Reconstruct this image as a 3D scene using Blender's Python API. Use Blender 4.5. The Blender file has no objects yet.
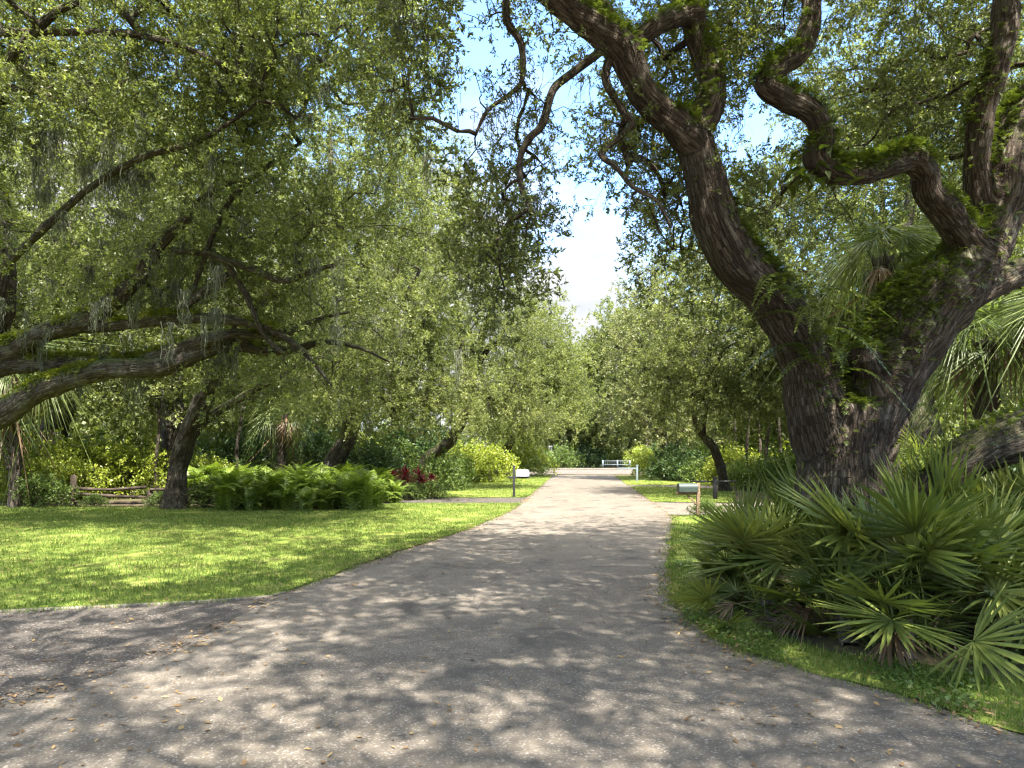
import bpy, bmesh, math, random
import numpy as np
from mathutils import Vector, Matrix, noise as mnoise
from mathutils.kdtree import KDTree

random.seed(7)
S = bpy.context.scene
COL = S.collection
# ------------------------------------------------------------------ camera geometry
F, CX, HY, CAMH = 690.0, 512.0, 453.0, 2.0
def P(px, py, Y):
    return np.array([(px - CX) * Y / F, Y, CAMH - (py - HY) * Y / F])
def G(px, py, z=0.0):
    Y = F * (CAMH - z) / (py - HY)
    return np.array([(px - CX) * Y / F, Y, z])
def RNG(s): return np.random.default_rng(s)

# ------------------------------------------------------------------ mesh helpers
def mk(name, verts, quads=None, tris=None, mat=None, rnd=None, vec=None, smooth=False, mats=None, midx=None):
    verts = np.asarray(verts, np.float32).reshape(-1, 3)
    q = np.asarray(quads if quads is not None else np.zeros((0, 4)), np.int32).reshape(-1, 4)
    t = np.asarray(tris if tris is not None else np.zeros((0, 3)), np.int32).reshape(-1, 3)
    me = bpy.data.meshes.new(name)
    me.vertices.add(len(verts)); me.vertices.foreach_set('co', verts.ravel())
    nl = len(q) * 4 + len(t) * 3
    me.loops.add(nl)
    me.loops.foreach_set('vertex_index', np.concatenate([q.ravel(), t.ravel()]).astype(np.int32))
    me.polygons.add(len(q) + len(t))
    st = np.concatenate([np.arange(len(q)) * 4, len(q) * 4 + np.arange(len(t)) * 3]).astype(np.int32)
    me.polygons.foreach_set('loop_start', st)
    if smooth:
        me.polygons.foreach_set('use_smooth', np.ones(len(q) + len(t), bool))
    if rnd is not None:
        a = me.attributes.new('rnd', 'FLOAT', 'POINT'); a.data.foreach_set('value', np.asarray(rnd, np.float32).ravel())
    if vec is not None:
        a = me.attributes.new('bark', 'FLOAT_VECTOR', 'POINT'); a.data.foreach_set('vector', np.asarray(vec, np.float32).ravel())
    if mats:
        for m in mats: me.materials.append(m)
        if midx is not None: me.polygons.foreach_set('material_index', np.asarray(midx, np.int32))
    elif mat: me.materials.append(mat)
    me.update(calc_edges=True); me.validate()
    return me
def obj(name, me, parent=None):
    o = bpy.data.objects.new(name, me); COL.objects.link(o)
    if parent is not None: o.parent = parent
    return o
def tag(o, label=None, cat=None, group=None, kind=None):
    if label: o['label'] = label
    if cat: o['category'] = cat
    if group: o['group'] = group
    if kind: o['kind'] = kind
    return o
def thing(name, label, cat, loc=(0, 0, 0), rz=0.0, group=None, sc=1.0):
    o = bpy.data.objects.new(name, None); COL.objects.link(o)
    o.location = [float(v) for v in loc]; o.rotation_euler = (0, 0, rz); o.scale = (sc, sc, sc)
    o.empty_display_size = 0.2
    return tag(o, label, cat, group)
def dup(root, label, loc, rz=0.0, sc=1.0, group=None):
    r = root.copy(); COL.objects.link(r)
    r.location = [float(v) for v in loc]; r.rotation_euler = (0, 0, rz); r.scale = (sc, sc, sc) if np.isscalar(sc) else sc
    r['label'] = label
    if group: r['group'] = group
    for ch in list(root.children):
        c = ch.copy(); COL.objects.link(c); c.parent = r
        for g in list(ch.children):
            d = g.copy(); COL.objects.link(d); d.parent = c
    return r
class Acc:
    """collects pieces of one mesh"""
    def __init__(s): s.v, s.q, s.t, s.r, s.b, s.n = [], [], [], [], [], 0
    def add(s, v, q=None, t=None, r=None, b=None):
        v = np.asarray(v, np.float32).reshape(-1, 3)
        if q is not None and len(q): s.q.append(np.asarray(q, np.int64).reshape(-1, 4) + s.n)
        if t is not None and len(t): s.t.append(np.asarray(t, np.int64).reshape(-1, 3) + s.n)
        s.v.append(v); s.n += len(v)
        if r is not None: s.r.append(np.broadcast_to(np.asarray(r, np.float32), (len(v),)))
        if b is not None: s.b.append(np.asarray(b, np.float32).reshape(-1, 3))
    def mesh(s, name, mat, off=None, smooth=False):
        v = np.concatenate(s.v)
        if off is not None: v = v - np.asarray(off, np.float32)
        return mk(name, v, np.concatenate(s.q) if s.q else None, np.concatenate(s.t) if s.t else None, mat,
                  np.concatenate(s.r) if s.r else None, np.concatenate(s.b) if s.b else None, smooth)
    def box(s, c, d, R=None):
        x, y, z = np.array(d) / 2
        v = np.array([[-x,-y,-z],[x,-y,-z],[x,y,-z],[-x,y,-z],[-x,-y,z],[x,-y,z],[x,y,z],[-x,y,z]])
        if R is not None: v = v @ np.array(R).T
        s.add(v + np.array(c), [[0,3,2,1],[4,5,6,7],[0,1,5,4],[1,2,6,5],[2,3,7,6],[3,0,4,7]])
def bevelled(me, w=0.006):
    bm = bmesh.new(); bm.from_mesh(me)
    bmesh.ops.remove_doubles(bm, verts=bm.verts, dist=1e-6)
    bmesh.ops.bevel(bm, geom=bm.edges[:], offset=w, segments=2, affect='EDGES', profile=0.6)
    bm.to_mesh(me); bm.free(); return me

def catmull(pts, n):
    pts = np.asarray(pts, float)
    if len(pts) < 3:
        t = np.linspace(0, 1, n * (len(pts) - 1) + 1)[:, None]
        return pts[0] * (1 - t) + pts[-1] * t
    p = np.vstack([2 * pts[0] - pts[1], pts, 2 * pts[-1] - pts[-2]])
    out = []
    for i in range(1, len(p) - 2):
        t = np.linspace(0, 1, n, endpoint=False)[:, None]
        a, b, c, d = p[i-1], p[i], p[i+1], p[i+2]
        out.append(0.5 * ((2*b) + (-a+c)*t + (2*a-5*b+4*c-d)*t**2 + (-a+3*b-3*c+d)*t**3))
    out.append(p[-2][None]); return np.vstack(out)
def frames(path):
    T = np.gradient(path, axis=0); T /= np.linalg.norm(T, axis=1)[:, None] + 1e-9
    ref = np.array([0, 0, 1.]) if abs(T[0][2]) < .9 else np.array([1., 0, 0])
    Ns = []; n = np.cross(T[0], ref); n /= np.linalg.norm(n)
    for i in range(len(path)):
        n = n - T[i] * np.dot(n, T[i]); n /= np.linalg.norm(n) + 1e-9; Ns.append(n)
    N = np.array(Ns); return T, N, np.cross(T, N)
def tube(acc, path, rad, seg=8, cap=True, rough=0.0, rng=None, cap0=False):
    path = np.asarray(path, float); rad = np.asarray(rad, float)
    T, N, B = frames(path)
    a = np.arange(seg) / seg * 2 * math.pi
    ca, sa = np.cos(a), np.sin(a)
    rr = np.repeat(rad[:, None], seg, 1)
    if rough and rng is not None: rr = rr * (1 + rng.normal(0, rough, rr.shape))
    v = path[:, None] + rr[..., None] * (ca[None, :, None] * N[:, None] + sa[None, :, None] * B[:, None])
    u = np.concatenate([[0], np.cumsum(np.linalg.norm(np.diff(path, axis=0), axis=1))])
    bk = np.stack([rr * ca, rr * sa, np.repeat(u[:, None], seg, 1)], -1)
    n = len(path); i = np.arange(n - 1)[:, None] * seg; j = np.arange(seg)[None]; k = (j + 1) % seg
    q = np.stack([i + j, i + k, i + seg + k, i + seg + j], -1).reshape(-1, 4)
    V = v.reshape(-1, 3); t = None
    bkr = bk.reshape(-1, 3)
    if cap:
        V = np.vstack([V, path[-1] + T[-1] * rad[-1] * .5]); bkr = np.vstack([bkr, [[0, 0, u[-1]]]])
        e = (n - 1) * seg; t = [[e + x, e + (x + 1) % seg, len(V) - 1] for x in range(seg)]
    if cap0:
        V = np.vstack([V, path[0] - T[0] * rad[0] * .4]); bkr = np.vstack([bkr, [[0, 0, 0]]])
        t = (t or []) + [[(x + 1) % seg, x, len(V) - 1] for x in range(seg)]
    acc.add(V, q, t, b=bkr)

# ------------------------------------------------------------------ materials
def newmat(name):
    m = bpy.data.materials.new(name); m.use_nodes = True
    nt = m.node_tree; nt.nodes.clear()
    return m, nt
def nd(nt, typ, **kw):
    n = nt.nodes.new(typ)
    for k, v in kw.items():
        if k.startswith('_'): setattr(n, k[1:], v)
        else: n.inputs[k.replace('__', ' ')].default_value = v
    return n
def ramp(nt, fac, stops, interp='LINEAR'):
    r = nt.nodes.new('ShaderNodeValToRGB'); r.color_ramp.interpolation = interp
    e = r.color_ramp.elements
    while len(e) < len(stops): e.new(0.5)
    for x, (p, c) in zip(e, stops):
        x.position = p; x.color = (*c, 1) if len(c) == 3 else c
    if fac is not None: nt.links.new(fac, r.inputs[0])
    return r.outputs[0]
def noise(nt, vec, scale, detail=4, rough=.55, dist=0.0):
    n = nd(nt, 'ShaderNodeTexNoise', Scale=scale, Detail=detail, Roughness=rough, Distortion=dist)
    if vec is not None: nt.links.new(vec, n.inputs['Vector'])
    return n.outputs['Fac']
def mix(nt, f, a, b, blend='MIX'):
    m = nt.nodes.new('ShaderNodeMix'); m.data_type = 'RGBA'; m.blend_type = blend
    if isinstance(f, (int, float)): m.inputs[0].default_value = f
    else: nt.links.new(f, m.inputs[0])
    for i, x in ((6, a), (7, b)):
        if isinstance(x, tuple): m.inputs[i].default_value = (*x, 1)
        else: nt.links.new(x, m.inputs[i])
    return m.outputs[2]
def math_(nt, op, a, b=0.0, clamp=False):
    m = nt.nodes.new('ShaderNodeMath'); m.operation = op; m.use_clamp = clamp
    for i, x in ((0, a), (1, b)):
        if isinstance(x, (int, float)): m.inputs[i].default_value = x
        else: nt.links.new(x, m.inputs[i])
    return m.outputs[0]
def finish(nt, sh):
    o = nt.nodes.new('ShaderNodeOutputMaterial'); nt.links.new(sh, o.inputs[0])
def bump(nt, h, strength=.5, dist=.02):
    b = nd(nt, 'ShaderNodeBump', Strength=strength, Distance=dist); nt.links.new(h, b.inputs['Height']); return b.outputs[0]
def principled(nt, col, rough=.6, spec=.3, normal=None, metallic=0.0):
    p = nd(nt, 'ShaderNodeBsdfPrincipled', Roughness=rough)
    p.inputs['Specular IOR Level'].default_value = spec; p.inputs['Metallic'].default_value = metallic
    if isinstance(col, tuple): p.inputs['Base Color'].default_value = (*col, 1)
    else: nt.links.new(col, p.inputs['Base Color'])
    if normal is not None: nt.links.new(normal, p.inputs['Normal'])
    return p.outputs[0]
def leafmat(name, c0, c1, c2, trans=.38, tcol=(1.15, 1.22, .6), rough=.42, spec=.45, nscale=.55):
    m, nt = newmat(name)
    at = nd(nt, 'ShaderNodeAttribute', _attribute_name='rnd')
    tc = nt.nodes.new('ShaderNodeTexCoord')
    nz = noise(nt, tc.outputs['Object'], nscale, 3)
    f = math_(nt, 'ADD', math_(nt, 'MULTIPLY', at.outputs['Fac'], .6), math_(nt, 'MULTIPLY', nz, .8))
    f = math_(nt, 'SUBTRACT', f, .2, True)
    col = ramp(nt, f, [(0.05, c0), (.5, c1), (.95, c2)])
    pr = principled(nt, col, rough, spec)
    tr = nt.nodes.new('ShaderNodeBsdfTranslucent')
    nt.links.new(mix(nt, 1.0, col, tcol, 'MULTIPLY'), tr.inputs[0])
    ms = nt.nodes.new('ShaderNodeMixShader'); ms.inputs[0].default_value = trans
    nt.links.new(pr, ms.inputs[1]); nt.links.new(tr.outputs[0], ms.inputs[2])
    finish(nt, ms.outputs[0]); return m
def barkmat(name, dark, mid, pale, scale=9.0, moss=.35, bstr=.9, lich=.35):
    m, nt = newmat(name)
    at = nd(nt, 'ShaderNodeAttribute', _attribute_name='bark')
    mp = nt.nodes.new('ShaderNodeMapping'); mp.inputs['Scale'].default_value = (1, 1, .15)
    nt.links.new(at.outputs['Vector'], mp.inputs[0])
    dn = nd(nt, 'ShaderNodeTexNoise', Scale=5.0, Detail=3.0); nt.links.new(mp.outputs[0], dn.inputs['Vector'])
    va = nt.nodes.new('ShaderNodeVectorMath'); va.operation = 'MULTIPLY_ADD'
    nt.links.new(dn.outputs['Color'], va.inputs[0]); va.inputs[1].default_value = (.22, .22, .14); nt.links.new(mp.outputs[0], va.inputs[2])
    vo = nd(nt, 'ShaderNodeTexVoronoi', _feature='DISTANCE_TO_EDGE', Scale=scale * 1.6); nt.links.new(va.outputs[0], vo.inputs['Vector'])
    fur = math_(nt, 'MULTIPLY', vo.outputs['Distance'], 3.2, True)
    fine = noise(nt, va.outputs[0], scale * 5, 6, .65)
    rn = math_(nt, 'MULTIPLY', math_(nt, 'ABSOLUTE', math_(nt, 'SUBTRACT', noise(nt, va.outputs[0], scale * 1.15, 5, .6, .5), .5)), 4.2, True)
    h = math_(nt, 'ADD', math_(nt, 'MULTIPLY', fur, .26), math_(nt, 'ADD', math_(nt, 'MULTIPLY', rn, .5), math_(nt, 'MULTIPLY', fine, .42)))
    col = ramp(nt, h, [(.22, dark), (.48, mid), (.82, pale)])
    spk = noise(nt, at.outputs['Vector'], 26, 3, .7)
    col = mix(nt, ramp(nt, spk, [(.60, (0, 0, 0)), (.68, (.55,) * 3)]), col, (.24, .235, .2))
    tc = nt.nodes.new('ShaderNodeTexCoord')
    pat = noise(nt, tc.outputs['Object'], 2.2, 5, .65)
    col = mix(nt, ramp(nt, pat, [(.52, (0, 0, 0)), (.7, (lich,) * 3)]), col, (.26, .26, .22))
    geo = nt.nodes.new('ShaderNodeNewGeometry'); sx = nt.nodes.new('ShaderNodeSeparateXYZ'); nt.links.new(geo.outputs['Normal'], sx.inputs[0])
    up = math_(nt, 'ADD', sx.outputs['Z'], math_(nt, 'SUBTRACT', noise(nt, tc.outputs['Object'], 5, 4), .5))
    col = mix(nt, ramp(nt, up, [(.15, (0, 0, 0)), (.7, (moss,) * 3)]), col, (.085, .105, .03))
    finish(nt, principled(nt, col, .9, .15, bump(nt, h, 1.0, .07))); return m

M = {}
M['oak_leaf'] = leafmat('oak_leaf', (.054, .072, .019), (.14, .168, .05), (.29, .31, .11), trans=.52)
M['oak_leaf_light'] = leafmat('oak_leaf_light', (.07, .093, .026), (.175, .207, .063), (.345, .365, .135), trans=.52)
M['oak_leaf_grey'] = leafmat('oak_leaf_grey', (.09, .105, .04), (.19, .205, .085), (.30, .31, .14), trans=.45)
M['shrub_dark'] = leafmat('shrub_dark', (.03, .06, .018), (.06, .11, .035), (.12, .19, .06), nscale=2)
M['shrub_lime'] = leafmat('shrub_lime', (.13, .17, .022), (.25, .31, .04), (.42, .42, .06), nscale=2)
M['shrub_mid'] = leafmat('shrub_mid', (.06, .10, .02), (.115, .175, .038), (.21, .27, .07), nscale=2)
M['fern'] = leafmat('fern', (.065, .105, .016), (.14, .205, .032), (.27, .33, .065), nscale=1.2)
M['epiphyte'] = leafmat('epiphyte', (.04, .065, .012), (.085, .12, .02), (.17, .19, .032), nscale=1.6, trans=.4)
M['epiphyte_bright'] = leafmat('epiphyte_bright', (.08, .10, .012), (.16, .19, .022), (.28, .29, .045), nscale=1.6, trans=.45)
M['palm_light'] = leafmat('palm_light', (.06, .09, .025), (.115, .155, .045), (.2, .235, .085), nscale=1.5, spec=.35, rough=.42, trans=.4)
M['palm'] = leafmat('palm', (.058, .088, .02), (.14, .178, .04), (.27, .295, .075), nscale=1.5, spec=.35, rough=.42, trans=.3)
M['deadpalm'] = leafmat('deadpalm', (.10, .06, .03), (.19, .125, .07), (.30, .21, .12), nscale=2, trans=.2, tcol=(1.1, .9, .6))
M['moss'] = leafmat('moss', (.08, .09, .06), (.125, .135, .095), (.19, .20, .145), trans=.3, tcol=(1.1, 1.1, .8), rough=.9, spec=.1)
M['ti_red'] = leafmat('ti_red', (.07, .01, .014), (.17, .025, .034), (.33, .10, .09), nscale=4, tcol=(1.3, .6, .6))
M['grass'] = leafmat('grass', (.058, .112, .018), (.12, .182, .03), (.26, .265, .09), nscale=.9, trans=.35, spec=.25, rough=.6)
M['litter'] = leafmat('litter', (.07, .04, .02), (.17, .11, .055), (.34, .25, .12), trans=.1, tcol=(1, 1, 1), rough=.8, spec=.2)
M['bark_hero'] = barkmat('bark_hero', (.022, .016, .011), (.082, .062, .044), (.19, .158, .122), 13.0, moss=.4, lich=.2)
M['bark'] = barkmat('bark', (.022, .017, .012), (.075, .06, .044), (.17, .145, .113), 12.0, moss=.85)
M['bark_pale'] = barkmat('bark_pale', (.10, .085, .07), (.22, .19, .155), (.34, .31, .27), 10.0, moss=.2)
M['palm_trunk'] = barkmat('palm_trunk', (.035, .027, .02), (.085, .067, .052), (.15, .125, .10), 7.0, moss=.15, lich=.2)

def asphalt(name, dark, mid, pale, crack=.0, warm=(.23, .19, .15)):
    m, nt = newmat(name)
    tc = nt.nodes.new('ShaderNodeTexCoord'); ob = tc.outputs['Object']
    big = noise(nt, ob, .35, 5, .6); med = noise(nt, ob, 2.2, 5, .65); fine = noise(nt, ob, 60, 3, .7)
    f = math_(nt, 'ADD', math_(nt, 'MULTIPLY', big, .55), math_(nt, 'MULTIPLY', med, .45))
    col = ramp(nt, f, [(.34, dark), (.5, mid), (.68, pale)])
    # stone chips in the binder
    vo = nd(nt, 'ShaderNodeTexVoronoi', Scale=70.0); nt.links.new(ob, vo.inputs['Vector'])
    chip = nt.nodes.new('ShaderNodeSeparateColor'); nt.links.new(vo.outputs['Color'], chip.inputs[0])
    col = mix(nt, ramp(nt, chip.outputs[0], [(.0, (.5,) * 3), (.25, (0, 0, 0)), (.82, (0, 0, 0)), (1, (.75,) * 3)]), col,
              mix(nt, chip.outputs[1], (.04, .037, .034), (.42, .38, .33)))
    col = mix(nt, ramp(nt, fine, [(.35, (.45,) * 3), (.6, (0, 0, 0))]), col, (.05, .046, .042))
    # old tar drips and stains
    st = noise(nt, ob, 1.1, 6, .7, .6)
    col = mix(nt, ramp(nt, st, [(.52, (0, 0, 0)), (.64, (.8,) * 3)]), col, (.05, .044, .038))
    st2 = noise(nt, ob, .8, 6, .7, .3)
    col = mix(nt, ramp(nt, st2, [(.60, (0, 0, 0)), (.74, (.35,) * 3)]), col, warm)
    if crack:
        nv = nd(nt, 'ShaderNodeTexNoise', Scale=1.5, Detail=4.0); nt.links.new(ob, nv.inputs['Vector'])
        va = nt.nodes.new('ShaderNodeVectorMath'); va.operation = 'MULTIPLY_ADD'
        nt.links.new(nv.outputs['Color'], va.inputs[0]); va.inputs[1].default_value = (.7, .7, 0); nt.links.new(ob, va.inputs[2])
        vc = nd(nt, 'ShaderNodeTexVoronoi', _feature='DISTANCE_TO_EDGE', Scale=1.1); nt.links.new(va.outputs[0], vc.inputs['Vector'])
        col = mix(nt, ramp(nt, vc.outputs['Distance'], [(.003, (crack * .7,) * 3), (.016, (0, 0, 0))]), col, (.02, .018, .016))
    h = math_(nt, 'ADD', math_(nt, 'MULTIPLY', chip.outputs[2], .5), fine)
    finish(nt, principled(nt, col, .82, .25, bump(nt, h, .35, .006))); return m
M['road'] = asphalt('road', (.078, .065, .049), (.122, .102, .077), (.175, .147, .113), .35)
M['drive'] = asphalt('drive', (.022, .018, .014), (.042, .034, .026), (.07, .056, .043), .6, (.13, .09, .06))
M['cross'] = asphalt('cross', (.07, .055, .044), (.105, .082, .066), (.14, .112, .09), .1)
def soilmat(name, stops, scale=1.5, b=.6):
    m, nt = newmat(name); tc = nt.nodes.new('ShaderNodeTexCoord'); ob = tc.outputs['Object']
    f = math_(nt, 'ADD', math_(nt, 'MULTIPLY', noise(nt, ob, scale, 6, .7), .6), math_(nt, 'MULTIPLY', noise(nt, ob, scale * 18, 4, .7), .4))
    finish(nt, principled(nt, ramp(nt, f, stops), .9, .15, bump(nt, f, b, .05))); return m
M['forest'] = soilmat('forest', [(.3, (.035, .025, .017)), (.48, (.075, .055, .035)), (.56, (.06, .07, .025)), (.7, (.13, .10, .065))])
M['lawn'] = soilmat('lawn', [(.3, (.055, .075, .015)), (.43, (.09, .13, .02)), (.55, (.14, .165, .03)), (.66, (.22, .19, .08)), (.8, (.2, .15, .09))], 1.2, .8)
M['edging'] = soilmat('edging', [(.3, (.08, .07, .05)), (.5, (.16, .145, .11)), (.7, (.26, .24, .2))], 3, .4)
M['shoulder'] = soilmat('shoulder', [(.3, (.05, .038, .028)), (.5, (.10, .08, .06)), (.7, (.17, .14, .11))], 3, .5)
M['concrete'] = soilmat('concrete', [(.3, (.2, .185, .16)), (.5, (.33, .31, .28)), (.7, (.45, .43, .39))], 3, .2)
def paint(name, col, rough=.5, spec=.4, metallic=0, wear=.25):
    m, nt = newmat(name); tc = nt.nodes.new('ShaderNodeTexCoord'); ob = tc.outputs['Object']
    n = noise(nt, ob, 9, 6, .7)
    c = mix(nt, ramp(nt, n, [(.5, (0, 0, 0)), (.75, (wear,) * 3)]), col, tuple(x * .45 + .04 for x in col))
    finish(nt, principled(nt, c, rough, spec, bump(nt, n, .15, .004), metallic)); return m
M['white'] = paint('white', (.36, .39, .43)); M['black'] = paint('black', (.02, .02, .022)); M['greenbox'] = paint('greenbox', (.028, .042, .036))
M['redflag'] = paint('redflag', (.45, .03, .02)); M['whitepost'] = paint('whitepost', (.15, .18, .20))
def woodmat(name, c0, c1):
    m, nt = newmat(name); tc = nt.nodes.new('ShaderNodeTexCoord')
    mp = nt.nodes.new('ShaderNodeMapping'); mp.inputs['Scale'].default_value = (12, 12, 12); nt.links.new(tc.outputs['Object'], mp.inputs[0])
    n = noise(nt, mp.outputs[0], 1.2, 6, .7, 1.5)
    finish(nt, principled(nt, ramp(nt, n, [(.3, c0), (.7, c1)]), .85, .15, bump(nt, n, .5, .01))); return m
M['wood'] = woodmat('wood', (.09, .06, .04), (.24, .17, .11)); M['greywood'] = woodmat('greywood', (.035, .026, .019), (.10, .077, .058))

# ------------------------------------------------------------------ world, sun, camera
SUN_EL, SUN_AZ = math.radians(60), math.radians(160)     # azimuth clockwise from +Y (behind the camera, a little right)
def build_world():
    w = bpy.data.worlds.new('World'); S.world = w; w.use_nodes = True
    nt = w.node_tree; nt.nodes.clear()
    sky = nt.nodes.new('ShaderNodeTexSky'); sky.sky_type = 'NISHITA'; sky.sun_disc = False
    sky.sun_elevation = SUN_EL; sky.sun_rotation = SUN_AZ; sky.ozone_density = 2.0; sky.dust_density = 1.4
    tc = nt.nodes.new('ShaderNodeTexCoord')
    n1 = nd(nt, 'ShaderNodeTexNoise', Scale=2.1, Detail=7.0, Roughness=.55, Distortion=.2)
    mp = nt.nodes.new('ShaderNodeMapping'); mp.inputs['Scale'].default_value = (1, 1, 1.9); mp.inputs['Location'].default_value = (.35, .0, .08)
    nt.links.new(tc.outputs['Generated'], mp.inputs[0]); nt.links.new(mp.outputs[0], n1.inputs['Vector'])
    sx = nt.nodes.new('ShaderNodeSeparateXYZ'); nt.links.new(tc.outputs['Generated'], sx.inputs[0])
    low = ramp(nt, sx.outputs['Z'], [(.08, (.30,) * 3), (.34, (.13,) * 3), (.45, (0, 0, 0)), (.58, (0, 0, 0)), (.70, (.25,) * 3)])  # top stop adds unseen overhead cloud that whitens the shade fill
    f = math_(nt, 'ADD', n1.outputs['Fac'], low)
    f = ramp(nt, f, [(.56, (0, 0, 0)), (.70, (1, 1, 1))])
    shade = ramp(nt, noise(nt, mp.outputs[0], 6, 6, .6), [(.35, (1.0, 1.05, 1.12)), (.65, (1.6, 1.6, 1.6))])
    skyc = mix(nt, 1.0, sky.outputs[0], (.74, .88, 1.0), 'MULTIPLY')
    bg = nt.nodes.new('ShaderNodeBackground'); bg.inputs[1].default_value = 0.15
    hi = ramp(nt, sx.outputs['Z'], [(.55, (1, 1, 1)), (.72, (4.6, 4.4, 4.1))])  # clouds above the frame, unseen, brightened as added fill light
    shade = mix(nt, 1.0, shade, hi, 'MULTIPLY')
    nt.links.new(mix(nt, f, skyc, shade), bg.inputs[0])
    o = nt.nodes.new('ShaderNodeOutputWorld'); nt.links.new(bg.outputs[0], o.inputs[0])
    l = bpy.data.lights.new('sun', 'SUN'); l.energy = 4.6; l.angle = math.radians(.53); l.color = (1, .945, .86)
    so = bpy.data.objects.new('sun', l); COL.objects.link(so)
    d = Vector((math.sin(SUN_AZ) * math.cos(SUN_EL), math.cos(SUN_AZ) * math.cos(SUN_EL), math.sin(SUN_EL)))
    so.rotation_euler = d.to_track_quat('Z', 'Y').to_euler(); so.location = (20, -30, 60)
    c = bpy.data.cameras.new('camera'); co = bpy.data.objects.new('camera', c); COL.objects.link(co)
    c.sensor_width = 36; c.lens = 36 * F / 1024; c.shift_y = (HY - 384) / 1024; c.clip_end = 3000; c.clip_start = .05
    co.location = (0, 0, CAMH); co.rotation_euler = (math.pi / 2, 0, 0); S.camera = co
    S.view_settings.view_transform = 'Standard'; S.view_settings.look = 'None'; S.view_settings.exposure = EXPOSURE; S.view_settings.gamma = 1
    cy = S.cycles; cy.max_bounces = 5; cy.diffuse_bounces = 4; cy.glossy_bounces = 1; cy.transmission_bounces = 4; cy.transparent_max_bounces = 4
    cy.caustics_reflective = False; cy.caustics_refractive = False; cy.sample_clamp_indirect = 6
    cy.use_denoising = True; cy.denoising_prefilter = 'ACCURATE'; cy.use_adaptive_sampling = True; cy.adaptive_threshold = .015
    S.render.film_transparent = False; cy.pixel_filter_type = 'BLACKMAN_HARRIS'; cy.filter_width = 1.3
EXPOSURE = 2.52

# ------------------------------------------------------------------ ground sheets
def resample(poly, step):
    out = []
    for a, b in zip(poly, np.roll(poly, -1, axis=0)):
        n = max(1, min(400, int(np.linalg.norm(b - a) / step)))
        for i in range(n): out.append(a + (b - a) * i / n)
    return np.array(out)
def sheet(name, poly, z, mat, jit=0.0, step=.25, seed=1, smooth_c=0):
    poly = np.array([p[:2] for p in poly], float)
    p = resample(poly, step); rng = RNG(seed)
    if jit:
        for i in range(len(p)):
            v = Vector((p[i][0] * 1.3, p[i][1] * 1.3, seed)); w = Vector((p[i][0] * 5, p[i][1] * 5, seed + 9))
            d = mnoise.noise_vector(v) * jit + mnoise.noise_vector(w) * jit * .5
            p[i] += (d[0], d[1])
    lo, hi = p.min(0), p.max(0)
    from mathutils.geometry import delaunay_2d_cdt
    vv, _e, ff, _a, _b, _c = delaunay_2d_cdt([Vector(q) for q in p], [(i, (i + 1) % len(p)) for i in range(len(p))], [list(range(len(p)))], 1, 1e-5)
    tri = np.array([f if (vv[f[1]] - vv[f[0]]).cross(vv[f[2]] - vv[f[0]]) > 0 else (f[0], f[2], f[1]) for f in ff])
    me = mk(name, [(v[0], v[1], z) for v in vv], tris=tri, mat=mat)
    return tag(obj(name, me), kind='structure'), poly
def inside(pts, poly):
    x, y = pts[:, 0], pts[:, 1]; r = np.zeros(len(pts), bool)
    for (x1, y1), (x2, y2) in zip(poly, np.roll(poly, -1, axis=0)):
        c = ((y1 > y) != (y2 > y)) & (x < (x2 - x1) * (y - y1) / (y2 - y1 + 1e-12) + x1); r ^= c
    return r
def GP(*pts): return [G(a, b)[:2] for a, b in pts]
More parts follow.
